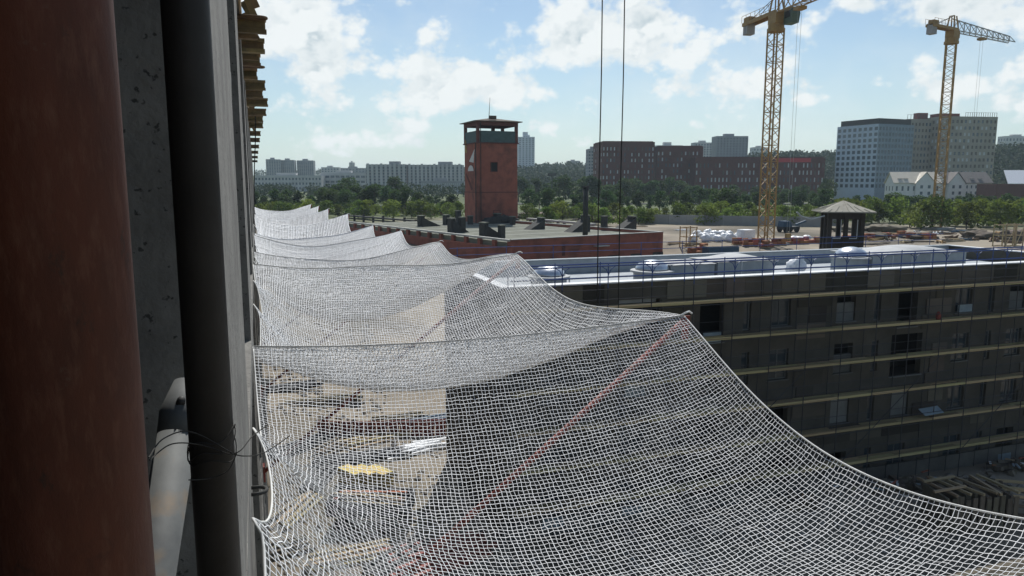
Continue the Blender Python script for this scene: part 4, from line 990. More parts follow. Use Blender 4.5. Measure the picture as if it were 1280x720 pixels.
# ------------------------------------------------------------------ cranes
def crane(px, base_y, slew_y, depth, mw, counter, jib, label, jib_len, jib_label_h):
    b = deep(px, base_y, depth); gz = ground_z(b.x, b.y); zs = deep(px, slew_y, depth).z
    T = thing('tower_crane', label, 'crane', (b.x, b.y, gz))
    sec = 2.6; n = max(3, int(round((zs - gz - .4) / sec))); sec = (zs - gz - .4) / n
    rot = rad(17) if depth < 140 else rad(34)
    def R2(x, y): return (x * math.cos(rot) - y * math.sin(rot), x * math.sin(rot) + y * math.cos(rot))
    h = mw / 2; cr = [R2(-h, -h), R2(h, -h), R2(h, h), R2(-h, h)]
    m = MB()
    for i in range(4):
        x, y = cr[i]; x2, y2 = cr[(i + 1) % 4]
        m.beam((x, y, .001), (x, y, sec - .001), .19, .19)
        m.beam((x, y, .06), (x2, y2, .06), .09, .09)
        m.beam((x, y, .1), (x2, y2, sec / 2), .085, .085); m.beam((x2, y2, sec / 2), (x, y, sec - .05), .085, .085)
    me = m.mesh('mast_section', 'crane_yellow')
    for k in range(n):
        o = link(me, 'mast_section', T); o.location = (0, 0, .4 + k * sec)
    MB().box((b.x - 2.6, b.y - 2.6, gz - .3), (b.x + 2.6, b.y + 2.6, gz + .39)).build('base', 'counterweight', T)
    top = Vector((b.x, b.y, zs))
    MB().tube([top + Vector((0, 0, -.5)), top + Vector((0, 0, .0))], mw * .78, 16).build('collar', 'crane_yellow', T)
    MB().tube([top, top + Vector((0, 0, .7))], mw * .70, 16).build('slewing_ring', 'crane_yellow', T)
    jd = jib.normalized(); sd = Vector((-jd.y, jd.x, 0)); up = Vector((0, 0, 1))
    MB().obox(top + up * .701 - jd * 1.0 - sd * .9, jd * 2.4, sd * 1.8, up * 1.5).build('slewing_platform', 'crane_yellow', T)
    zj = 2.2
    cabo = top + up * .3 + jd * 1.45 + sd * .4
    cb = MB().prism([cabo, cabo + jd * 2.0, cabo + jd * 2.35 + up * 1.3, cabo + jd * 2.1 + up * 2.3, cabo + up * 2.3], sd * 1.35).build('cab', 'crane_cab', T)
    MB().obox(cabo + jd * .3 - sd * .03 + up * .9, jd * 1.5, sd * .02, up * 1.0).build('cab_window', 'glass_dark', cb)
    # counter jib: two girders, walkway, winch, ballast
    cl = counter
    for s_ in (-.75, .75): MB().beam(top + up * (zj + .2) + sd * s_ + jd * .8, top + up * (zj + .2) + sd * s_ - jd * cl, .28, .55).build('counter_jib_girder', 'crane_yellow', T)
    MB().beam(top + up * (zj + .52) - jd * .5, top + up * (zj + .52) - jd * cl, 1.2, .06).build('walkway', 'crane_yellow', T)
    for k in range(2): MB().obox(top + up * (zj - 1.5) - jd * (cl - .1 - k * .75) - sd * .7, jd * .68, sd * 1.4, up * 1.75).build('ballast_block', 'counterweight', T)
    MB().obox(top + up * (zj + .56) - jd * (cl - .2) - sd * .7, jd * 1.8, sd * 1.2, up * .7).build('winch_housing', 'crane_yellow', T)
    m = MB()
    for s_ in (-.95, .95):
        m.beam(top + up * (zj + 1.55) + sd * s_ - jd * .8, top + up * (zj + 1.55) + sd * s_ - jd * cl, .05, .05)
        for k in range(7): q = top + sd * s_ - jd * (.8 + (cl - .8) * k / 6); m.beam(q + up * (zj + .5), q + up * (zj + 1.55), .05, .05)
    m.build('handrail', 'crane_yellow', T)
    # tower head
    m = MB()
    for s_ in (-.8, .8):
        m.beam(top + up * zj + sd * s_ - jd * .9, top + up * (zj + 2.9) + sd * s_ * .6 - jd * .5, .2, .2); m.beam(top + up * zj + sd * s_ + jd * .9, top + up * (zj + 2.9) + sd * s_ * .6 + jd * .3, .2, .2)
    m.beam(top + up * (zj + 2.9) + sd * .5 - jd * .5, top + up * (zj + 2.9) - sd * .5 - jd * .5, .2, .2); m.build('tower_head', 'crane_yellow', T)
    # jib: triangular lattice
    nseg = int(jib_len / 2.4); m = MB(); jm = 'crane_yellow' if depth < 140 else 'crane_grey'
    for k in range(nseg):
        p0 = top + up * zj + jd * (.9 + k * 2.4); p1 = p0 + jd * 2.4; hh = 2.3 - 1.1 * k / nseg; h1 = 2.3 - 1.1 * (k + 1) / nseg; pm = (p0 + p1) / 2
        for s_ in (-.75, .75):
            m.beam(p0 + sd * s_, p1 + sd * s_, .17, .17)
            m.beam(p0 + sd * s_, pm + up * hh, .11, .11); m.beam(pm + up * hh, p1 + sd * s_, .11, .11)
        m.beam(p0 - sd * .75, p0 + sd * .75, .09, .09); m.beam(p0 - sd * .75, p1 + sd * .75, .07, .07)
        m.beam(p0 - jd * 1.2 + up * (hh + .05), pm + up * h1, .18, .18)
    m.build('jib', jm, T)
    m = MB()
    pt = top + up * (zj + 2.9); m.tube([pt, top + up * (zj + .5) - jd * (cl * .8) + sd * .5], .05, 5); m.tube([pt, top + up * (zj + .5) - jd * (cl * .8) - sd * .5], .05, 5)
    m.build('stay_rope', 'old_iron', T)
    tr = jib_label_h; q = top + up * (zj - .25) + jd * tr
    tro = MB().obox(q - jd * .7 - sd * .7 - up * .5, jd * 1.4, sd * 1.4, up * .45).build('trolley', 'crane_yellow', T)
    hk = deep(px, 205, depth).z
    m = MB()
    for s_ in (-.3, .3): m.tube([q + sd * s_ - up * .5, Vector((q.x, q.y, gz + 2.2)) + sd * s_ * .7], .022, 5)
    m.build('hoist_line', 'crane_grey', T)
    MB().obox(Vector((q.x, q.y, gz + 2.2 - 1.0)) - jd * .3 - sd * .35, jd * .6, sd * .7, up * 1.0).build('hook_block', 'crane_yellow', T)
def hdir(p, q): d = q - p; d.z = 0; return d
z1c = deep(965, 22, 120).z
crane(957, 303, 36, 120, 1.75, 9.5, hdir(at(930, 31, Z=z1c), at(1003, 0, Z=z1c)), 'yellow tower crane nearer the pavilion and white bags, jib reaching overhead', 40, 6.5)
z2c = deep(1180, 40, 160).z
crane(1170, 288, 52, 160, 1.8, 8.5, hdir(at(1160, 31, Z=z2c), at(1250, 49, Z=z2c)), 'yellow tower crane with pale lattice jib in front of the office block', 26, 12)

# ------------------------------------------------------------------ site clutter on the plateau
def site():
    # concrete panel fence
    p0 = gpt(640, 269.5); p1 = gpt(800, 284); p2 = gpt(1035, 290)
    for seg, (a, b, lab) in enumerate([(gpt(432, 266), gpt(575, 267.5), 'grey concrete panel fence far behind the pipe rack'), (gpt(655, 271), gpt(790, 276), 'grey concrete panel fence behind the brick roof ventilators'), (gpt(792, 279), gpt(1052, 284), 'long grey concrete panel fence behind the cranes')]):
        T = thing('panel_fence', lab, 'fence', a)
        d = b - a; d.z = 0; n = int(d.length / 4.0); d /= n; ang = math.atan2(d.y, d.x)
        for k in range(n):
            c = a + d * (k + .5); piece('panel', 'fence_concrete', T, (c.x, c.y, ground_z(c.x, c.y) + 1.15), (d.length - .25, .14, 2.3), ang)
            c = a + d * k; piece('post', 'fence_concrete', T, (c.x, c.y, ground_z(c.x, c.y) + 1.2), (.24, .26, 2.45), ang)
    # bulk bags
    bag_px = [(866, 303), (872, 297), (882, 303), (890, 302), (884, 296), (897, 303), (905, 302), (911, 297), (913, 303), (922, 302), (880, 299), (902, 297), (893, 297)]
    for k, (x, y) in enumerate(bag_px):
        p = gpt(x, y); lump((p.x, p.y, p.z), (.75 + .2 * random.random(), .7, 1.1 + .3 * random.random()), 'bulk_bag', 'plastic_white', 'crumpled white bulk bag heaped on the site by the crane', 'bag', k, .35, 'white bulk bags on the site', 10)
    p = gpt(932, 303); T = thing('wrapped_pallet', 'large square white wrapped pallet beside the bulk bags', 'pallet', p)
    MB().box((p.x - 1.1, p.y - 1, p.z + .15), (p.x + 1.1, p.y + 1, p.z + 2.1)).build('load', 'plastic_white', T)
    for q in (-.9, 0, .8): MB().box((p.x - 1.1, p.y + q - .06, p.z), (p.x + 1.1, p.y + q + .06, p.z + .148)).build('runner', 'timber', T)
    for k, (x, y) in enumerate([(992, 301), (1000, 301.5), (1008, 300)]):
        p = gpt(x, y); lump((p.x, p.y, p.z), (.9, .6, .8), 'bulk_bag', 'plastic_white', 'small white bag lying flat by the lookout pavilion', 'bag', k + 40, .3, 'bags by the pavilion', 10)
    # yellow steel frame tower
    def frame_tower(px, py, wm, hm, m, label, name='frame_tower'):
        p = gpt(px, py); T = thing(name, label, 'frame', p); h = wm / 2; lv = max(2, int(hm / 1.3))
        for a in (-h, h):
            for b in (-h, h): MB().beam((p.x + a, p.y + b, p.z - .1), (p.x + a, p.y + b, p.z + hm), .13, .13).build('post', m, T)
        for k in range(lv + 1):
            z = p.z + .15 + (hm - .3) * k / lv
            for (a, b) in (((-h, -h), (h, -h)), ((h, -h), (h, h)), ((h, h), (-h, h)), ((-h, h), (-h, -h))): MB().beam((p.x + a[0], p.y + a[1], z), (p.x + b[0], p.y + b[1], z), .09, .09).build('rung', m, T)
        MB().beam((p.x - h, p.y - h - .07, p.z + .2), (p.x + h, p.y - h - .07, p.z + hm - .2), .08, .08).build('diagonal', m, T)
    frame_tower(860, 306, 1.9, 3.3, 'crane_yellow', 'short yellow steel frame tower among the white bulk bags')
    frame_tower(1254, 309, 2.0, 3.5, 'timber', 'short timber rack of rungs at the roof end', 'timber_rack'); frame_tower(1267, 309, 1.6, 3.6, 'timber', 'narrow timber rack beside the short rack at the roof end', 'timber_rack')
    # blue open container
    p = gpt(905, 311); T = thing('open_container', 'dark blue open skip with planks across its rim', 'skip', p); s_ = Vector((1, -.15, 0)).normalized(); t_ = Vector((.15, 1, 0)).normalized(); up = Vector((0, 0, 1))
    L_, W_, H_ = 5.0, 2.2, 1.5
    for (o, a, b) in ((Vector((0, 0, 0)), s_ * L_, t_ * .1), (t_ * (W_ - .1), s_ * L_, t_ * .1), (t_ * .101, s_ * .1, t_ * (W_ - .202)), (s_ * (L_ - .1) + t_ * .101, s_ * .1, t_ * (W_ - .202))):
        MB().obox(p + o - s_ * 2.5, a, b, up * H_).build('side', 'container_blue', T)
    MB().obox(p - s_ * 2.4 + t_ * .1 + up * .05, s_ * (L_ - .2), t_ * (W_ - .2), up * .1).build('floor', 'container_blue', T)
    for k in range(4): MB().obox(p - s_ * 2.5 + t_ * (.2 + .5 * k) + up * (H_ + .003), s_ * (L_ - .3 * k), t_ * .3, up * .06).build('plank', 'timber', T)
    # orange brick pallets and odd planks
    r_ = random.Random(11)
    spots = [(848, 310), (862, 312), (870, 309), (880, 308), (938, 307.5), (950, 306), (972, 306.5), (985, 305.5), (1000, 305), (1014, 304), (958, 309), (1085, 300), (1110, 299), (1125, 297), (1140, 299), (1062, 302), (1160, 300), (925, 306)]
    for k, (x, y) in enumerate(spots):
        p = gpt(x, y); T = thing('brick_pallet', 'low stack of orange hollow bricks ' + ('by the short yellow frame' if x < 882 else 'near the blue skip' if x < 945 else 'between the nearer crane and the pavilion' if x < 1040 else 'on the dug ground past the pavilion'), 'bricks', p, 'orange brick stacks'); a = r_.uniform(-.5, .5)
        T.rotation_euler.z = a
        for i in range(3):
            for j in range(2):
                for q in range(r_.choice([1, 2])):
                    piece('brick_bundle', 'orange_brick', T, (-.8 + i * .75, -.4 + j * .7, .35 + q * .5), (.7, .62, .47), r_.uniform(-.08, .08), world=False)
        piece('pallet', 'timber', T, (-.05, -.05, .06), (2.5, 1.5, .12), 0, world=False)
    for k, (x, y, ln, m) in enumerate([(912, 309, 3.5, 'timber'), (965, 305, 4.5, 'timber'), (1040, 302, 4, 'timber'), (1075, 306, 5, 'timber_old'), (1150, 303, 5, 'timber_old'), (1100, 305, 6, 'timber_old'), (1190, 303, 5, 'timber_old'), (1210, 300, 5, 'timber'), (1120, 293, 4, 'timber'), (1090, 292, 4, 'timber_old'), (870, 305, 4, 'timber_old'), (845, 304, 3, 'timber'), (800, 283, 3, 'timber'), (852, 288, 2.5, 'plastic_white')]):
        p = gpt(x, y); a = r_.uniform(-.4, .4); T = thing('plank_pile', 'loose pile of planks lying on the bare site ground', 'planks', p, 'plank piles on the site')
        T.rotation_euler.z = a
        for q in range(5): o = piece('plank', m, T, (r_.uniform(-.4, .4), -.5 + .26 * q, .06 + .07 * (q % 3)), (ln, .22, .06), r_.uniform(-.15, .15), world=False)
    # mixed clutter on the dug ground beyond the roof end
    kinds = [('timber_old', 'old brown planks'), ('timber', 'pale planks'), ('rust', 'rusty steel bars'), ('container_blue', 'blue steel tubes'), ('membrane', 'grey boards'), ('crane_yellow', 'yellow steel props')]
    near = [(1110, 'beside the pavilion'), (1180, 'before the farther crane'), (1250, 'between the farther crane and the timber racks'), (1400, 'by the timber racks')]
    for k in range(34):
        x = r_.uniform(1066, 1285); y = r_.uniform(289, 305); p = gpt(x, y); m, tx = kinds[k % 6]; where = next(t for lim, t in near if x < lim)
        T = thing('material_pile', 'pile of %s %s' % (tx, where), 'pile', p, 'clutter on the dug ground'); T.rotation_euler.z = r_.uniform(-.9, .9); ln = r_.uniform(1.5, 4)
        for q in range(6):
            o = piece('length', m, T, (r_.uniform(-.4, .4), -.6 + .24 * q, .12 + .16 * (q % 2)), (ln, .18, .15), r_.uniform(-.2, .2), world=False); o.rotation_euler.y = r_.uniform(-.12, .12)
    # earth mounds
    for k, (x, y, sx, sy, sz) in enumerate([(1090, 299, 2.6, 2, 1.3), (1150, 299, 2.8, 2, 1.2), (1225, 299, 3, 2, 1.5), (1270, 296, 2.6, 2, 1.4), (700, 273, 12, 5, 2.0), (1105, 290, 4, 3, 1.6), (1060, 290, 3, 3, 1.3), (770, 277, 9, 4, 1.5)]):
        p = gpt(x, y); lump((p.x, p.y, p.z - .2), (sx, sy, sz), 'earth_mound', 'rubble', ['low earth mound close to the pavilion', 'low earth mound before the farther crane', 'low earth mound between the farther crane and the timber racks', 'low earth mound behind the timber racks', 'broad earth mound behind the brick roof', 'earth mound under the trees past the pavilion', 'earth mound behind the pavilion posts', 'flat earth mound near the brick building corner'][k], 'earth mound', k + 60, .5, 'earth mounds', 18)
    # digger-like machine: dark blue cabin on wheels by the fence
    p = gpt(985, 291); T = thing('site_machine', 'dark blue wheeled site machine parked by the long fence', 'machine', p)
    MB().box((p.x - 2, p.y - 1, p.z + .6), (p.x + 2, p.y + 1, p.z + 1.2)).build('chassis', 'dark_plant', T)
    MB().prism([(p.x - 1.9, p.y - .9, p.z + 1.202), (p.x + .2, p.y - .9, p.z + 1.202), (p.x - .2, p.y - .9, p.z + 2.3), (p.x - 1.7, p.y - .9, p.z + 2.3)], (0, 1.8, 0)).build('cabin', 'container_blue', T)
    for a in (-1.3, 1.3):
        for b in (-1.05, .8): MB().tube([(p.x + a, p.y + b, p.z + .55), (p.x + a, p.y + b + .25, p.z + .55)], .55, 16).build('wheel', 'tyre', T)
    MB().beam((p.x + 1.8, p.y, p.z + 1.5), (p.x + 4.2, p.y, p.z + 2.2), .3, .35).build('boom', 'container_blue', T)
    # stacked boxes far left
    for k in range(11):
        x = 520 + k * 5.4; p = gpt(x, 268.6 + .03 * k); T = thing('storage_crate', ['rust red', 'dark grey', 'rust red', 'grey'][k % 4] + ' storage crate in the row behind the brick roof', 'crate', p, 'row of crates')
        h_ = 1.0 + .5 * ((k * 5) % 3) / 2; mm = ['orange_brick', 'old_iron', 'brick_red', 'fence_concrete'][k % 4]
        MB().box((p.x - .45, p.y - .6, p.z + .12), (p.x + .45, p.y + .6, p.z + h_)).build('body', mm, T); MB().box((p.x - .5, p.y - .65, p.z + h_ + .002), (p.x + .5, p.y + .65, p.z + h_ + .1)).build('lid', mm, T)
        for q in (-.3, .3): MB().box((p.x + q - .06, p.y - .6, p.z), (p.x + q + .06, p.y + .6, p.z + .118)).build('runner', 'timber_old', T)
site()

# ------------------------------------------------------------------ things in the pit
def pit():
    r_ = random.Random(4)
    # timber panels stacked, lower right
    c = at(1206, 628, Z=1.0); cz = ground_z(c.x, c.y)
    T = thing('formwork_stack', 'stack of upright dark timber panels with pale beams on top in the pit', 'timber stack', (c.x, c.y, cz)); T.rotation_euler.z = rad(-14)
    for k in range(7): piece('panel', 'timber_old', T, (-1.9 + k * .58 + r_.uniform(-.1, .1), -.1 + r_.uniform(-.3, .2), .95 + .05 * (k % 2)), (.14 + .1 * (k % 3), 2.0, 1.9 + .1 * (k % 2)), r_.uniform(-.12, .12), world=False)
    for k in range(11): piece('board', 'timber_old', T, (-2.0 + k * .38, -1.36, .9 + .05 * (k % 3)), (.26, .05, 1.75 + .1 * (k % 3)), 0, world=False)
    for k in range(6): piece('beam', 'timber', T, (-1.8 + k * .68, -.2, 2.06 + .05 * (k % 2)), (.13, 2.5, .12), r_.uniform(-.1, .4), world=False)
    for k in range(2): piece('beam', 'timber', T, (-1.6 + k * .3, -.9 + 1.3 * k, 2.23), (2.2, .14, .1), .25, world=False)
    T2 = thing('timber_trestle', 'leaning timber trestle with pale rails beside the panel stack', 'trestle', (c.x + 3.6, c.y - 1.3, cz)); T2.rotation_euler.z = rad(-32)
    for a in (-1.6, 0, 1.6):
        for b in (-.5, .5): piece('post', 'timber_old', T2, (a, b, .95), (.14, .14, 1.9), 0, world=False)
    for z in (.5, 1.0, 1.5, 1.88):
        for b in (-.58, .58): o = piece('rail', 'timber' if z > 1.4 else 'timber_old', T2, (0, b, z), (3.7, .05, .16), 0, world=False)
    for k in range(5): piece('rung', 'timber', T2, (1.72, 0, .4 + .33 * k), (.06, 1.2, .1), 0, world=False)
    # rubble heaps by the foot of the wall
    for k, (x, y, s_) in enumerate([(1130, 600, 1.9), (1255, 570, 1.8), (1150, 606, 1.3), (1060, 590, 1.6), (960, 600, 2.0), (1225, 575, 1.4)]):
        p = at(x, y, Z=0.2); g = thing('rubble_heap', ['heap of grey rubble beside the timber stack at the wall foot', 'heap of rubble under the far scaffold bays past the trestle', 'small heap of rubble close to the timber stack', 'rubble heap just beyond the net border rope', 'wide rubble heap seen through the first net bay', 'small rubble heap behind the trestle'][k], 'rubble', (p.x, min(p.y, WY - 1.6), 0), 'rubble heaps by the wall')
        for q in range(16):
            o = piece('stone', 'rubble', g, (r_.gauss(0, s_ * .45), r_.gauss(0, .4), r_.uniform(.05, .45)), (r_.uniform(.2, .6), r_.uniform(.2, .5), r_.uniform(.15, .4)), r_.uniform(0, 3), world=False); o.rotation_euler.x = r_.uniform(-.5, .5)
        for q in range(4): piece('offcut', ['plastic_white', 'timber', 'pane_light', 'orange_brick'][q], g, (r_.gauss(0, s_ * .5), r_.gauss(0, .4), .5), (r_.uniform(.3, .9), .12, .06), r_.uniform(0, 3), world=False)
    # alley: yellow timber bundles, dark truck, beams
    for k, x in enumerate((440, 457, 474)):
        p = at(x, 606, Z=0); T = thing('timber_bundle', 'bundle of bright yellow timber boards seen through the net', 'timber bundle', (p.x, p.y, ground_z(p.x, p.y)), 'yellow timber bundles in the alley')
        T.rotation_euler.z = .5
        for i in range(4):
            for j in range(4): piece('board', 'timber_yellow', T, (-.3 + .2 * i, 0, .15 + .24 * j), (.18, 1.7, .2), r_.uniform(-.03, .03), world=False)
    p = at(465, 655, Z=0); T = thing('dump_trailer', 'dark open trailer loaded with planks seen through the net', 'trailer', (p.x, p.y, 0)); T.rotation_euler.z = rad(-25)
    piece('bed', 'dark_plant', T, (0, 0, .85), (4.2, 2.0, .15), 0, world=False)
    for (cx, cy, sx, sy) in ((0, -1.0, 4.2, .08), (0, 1.0, 4.2, .08), (-2.1, 0, .08, 2.06), (2.1, 0, .08, 2.06)): piece('side', 'dark_plant', T, (cx, cy, 1.25), (sx, sy, .75), 0, world=False)
    for k in range(7): piece('plank', ['timber', 'timber_old', 'orange_brick'][k % 3], T, (r_.uniform(-.3, .3), -.7 + .23 * k, 1.5 + .1 * (k % 2)), (3.6, .18, .08), r_.uniform(-.12, .12), world=False)
    wm = MB().tube([(0, -.12, 0), (0, .12, 0)], .42, 18).mesh('wheel', 'tyre')
    for a in (-1.2, 1.2):
        for b in (-1.05, 1.05): o = link(wm, 'wheel', T); o.location = (a, b, .42)
    piece('drawbar', 'dark_plant', T, (2.9, 0, .7), (1.6, .12, .12), 0, world=False)
    for k, (x, y, ln, m, a) in enumerate([(520, 650, 4, 'timber_old', .4), (540, 690, 5, 'red_pole', .1), (560, 705, 5, 'red_pole', .3), (400, 600, 4, 'dark_plant', 1.2), (380, 560, 5, 'dark_plant', .6), (450, 520, 6, 'dark_plant', .05), (510, 566, 3, 'plastic_white', .3), (535, 560, 2.5, 'plastic_white', .1), (540, 480, 4, 'container_blue', .2), (500, 478, 4, 'timber_old', .1), (400, 468, 6, 'timber_old', 0), (360, 460, 5, 'dark_plant', .2),
                                          (470, 500, 5, 'timber', .3), (420, 560, 4, 'timber_old', .8), (370, 640, 4, 'timber', 1.0), (350, 690, 3, 'timber_old', .3), (500, 700, 4, 'dark_plant', .7), (430, 700, 4, 'timber', .1)]):
        p = at(x, y, Z=0 if y > 540 else 3); p.z = ground_z(p.x, p.y)
        T = thing('material_pile', {'timber_old': 'old brown planks', 'red_pole': 'red steel tubes', 'dark_plant': 'dark steel beams', 'plastic_white': 'white wrapped boards', 'container_blue': 'blue steel panels', 'timber': 'pale fresh planks'}[m] + ' under the nets, ' + ['beside the trailer', 'by the trailer drawbar', 'by the dark wall corner', 'close to our facade', 'between facade and timber bundles', 'behind the timber bundles', 'behind the trailer', 'right of the timber bundles', 'near the far wall corner', 'in the middle of the alley', 'at the far alley end', 'at the facade end of the alley', 'behind the beams', 'left of the timber bundles', 'left of the trailer', 'below the wire loop', 'before the trailer', 'left before the trailer'][k], 'pile', p, 'material piles under the nets')
        T.rotation_euler.z = a
        for q in range(6): piece('length', m, T, (r_.uniform(-.4, .4), -.6 + .24 * q, .1 + .16 * (q % 2)), (ln, .2, .15), r_.uniform(-.1, .1), world=False)
    p0 = at(392, 428, Z=PLAT - 1); p1 = at(600, 424, Z=PLAT - 1)
    T = thing('site_hoarding', 'low red painted hoarding beyond the alley seen through the nets', 'fence', p0)
    d = (p1 - p0); d.z = 0; n = 14; d /= n; a = math.atan2(d.y, d.x)
    for k in range(n):
        c = p0 + d * (k + .5); piece('panel', 'red_pole', T, (c.x, c.y, ground_z(c.x, c.y) + .6), (d.length - .04, .06, 1.2), a)
pit()
def pit_gravel():
    g = np.random.default_rng(21); V = []; F = []; base = [(1, 0, 0), (-1, 0, 0), (0, 1, 0), (0, -1, 0), (0, 0, 1), (0, 0, -1)]; fs = [(0, 2, 4), (2, 1, 4), (1, 3, 4), (3, 0, 4), (2, 0, 5), (1, 2, 5), (3, 1, 5), (0, 3, 5)]
    for k in range(5200):
        if k < 3400: x, y = g.uniform(.2, 11), 30 + 55 * g.random() ** 1.5
        else: x, y = g.uniform(11, 54), g.uniform(26, 32.5)
        if mnoise.noise((x * .35, y * .25, 3)) < -.05: continue
        s_ = .05 + .22 * g.random() ** 3; z = ground_z(x, y); n = len(V)
        for b in base: V.append((x + b[0] * s_ * g.uniform(.7, 1.4), y + b[1] * s_ * g.uniform(.7, 1.4), z + .3 * s_ + b[2] * s_ * g.uniform(.4, .9)))
        F += [tuple(i + n for i in f) for f in fs]
    o = MB().add(V, F).build('gravel', 'gravel_stone'); tag(o, 'scattered stones and broken concrete on the pit floor', 'gravel', kind='stuff')
mat('gravel_stone', (.32, .29, .25), .95, (.13, .115, .095), scale=.9)
pit_gravel()

# ------------------------------------------------------------------ trees
def make_tree(seed, h, cw, kind, leaves):
    r = random.Random(seed); g = np.random.default_rng(seed)
    tr = MB(); th = h * (.34 if kind == 'tree' else .18)
    tr.tube([(0, 0, -.3), (.05, 0, th * .5), (r.uniform(-.2, .2), r.uniform(-.2, .2), th), (r.uniform(-.4, .4), r.uniform(-.4, .4), h * .75)], [.24 * h / 9, .19 * h / 9, .15 * h / 9, .04], 7)
    lobes = []
    nl = r.randint(9, 13)
    for k in range(nl):
        a = r.uniform(0, 6.28); zz = th * .8 + (h - th * .8) * ((k + .6) / nl) ** .9
        rr = cw * math.sin(math.pi * min(.97, .22 + .75 * (zz - th * .8) / (h - th * .8))) * r.uniform(.3, .75)
        c = Vector((rr * math.cos(a), rr * math.sin(a), min(zz, h - .6))); s_ = cw * r.uniform(.30, .52)
        lobes.append((c, s_))
        tr.tube([(0, 0, th * r.uniform(.55, 1.0)), tuple(c * .6 + Vector((0, 0, th * .3))), tuple(c)], [.08 * h / 9, .05 * h / 9, .02], 5)
    V = []; Q = []
    per = leaves // nl
    P = []; 
    for c, s_ in lobes:
        d = g.normal(size=(per, 3)); d /= np.linalg.norm(d, axis=1, keepdims=True); rr = s_ * (.45 + .6 * g.random((per, 1)) ** .7)
        p = np.array(c) + d * rr * np.array([1, 1, .8]); P.append(p[p[:, 2] > .25])
    P = np.concatenate(P); n = len(P)
    sz = .20 + .22 * g.random((n, 1)); sz *= (h / 9) ** .5
    a = g.normal(size=(n, 3)); a /= np.linalg.norm(a, axis=1, keepdims=True); b = np.cross(a, g.normal(size=(n, 3))); b /= np.linalg.norm(b, axis=1, keepdims=True)
    V = np.stack([P - a * sz, P + b * sz * .7, P + a * sz, P - b * sz * .7], 1).reshape(-1, 3); Q = np.arange(4 * n).reshape(n, 4)
    lm = 'leaf_front' if kind == 'bush' else 'leaf_back'
    return tr.mesh('trunk', 'bark'), np_mesh('crown', V, Q, lm)
TREES = [make_tree(100 + k, 9, 3.4 + .35 * (k % 3), 'tree', 1500) for k in range(6)]
BUSHES = [make_tree(200 + k, 5, 2.5 + .4 * (k % 3), 'bush', 900) for k in range(5)]
def plant(kind, p, h, label, group, wide=1.0):
    src, h0 = (TREES, 9) if kind == 'tree' else (BUSHES, 5); tm, cm = random.choice(src)
    T = thing('leafy_tree' if kind == 'tree' else 'leafy_bush', label, 'tree' if kind == 'tree' else 'bush', p, group, random.uniform(0, 6.28))
    s_ = h / h0; T.scale = (s_ * wide * random.uniform(.9, 1.15), s_ * wide * random.uniform(.9, 1.15), s_)
    link(tm, 'trunk', T); link(cm, 'crown', T)
def on_ground(px, depth):
    p = deep(px, 228, depth); return Vector((p.x, p.y, ground_z(p.x, p.y)))
def tree_h(px, depth, ytop):
    p = on_ground(px, depth); return max(2.0, deep(px, ytop, depth).z - p.z)
def beside(px):
    for lim, txt in ((400, 'below the slab tower trio'), (460, 'below the banded low block'), (580, 'below the striped blocks'), (745, 'between the brick tower and the hoist ropes'), (870, 'below the two taller brick blocks'),
                     (950, 'next to the nearer crane mast'), (1035, 'between the nearer crane and the pavilion'), (1110, 'below the white office block'), (1170, 'below the sunlit gabled house'), (1245, 'below the dark gabled house')):
        if px < lim: return txt
    return 'beside the brick shed'
def sized(h, a, b): return 'low' if h < a else ('tall' if h > b else 'middling')
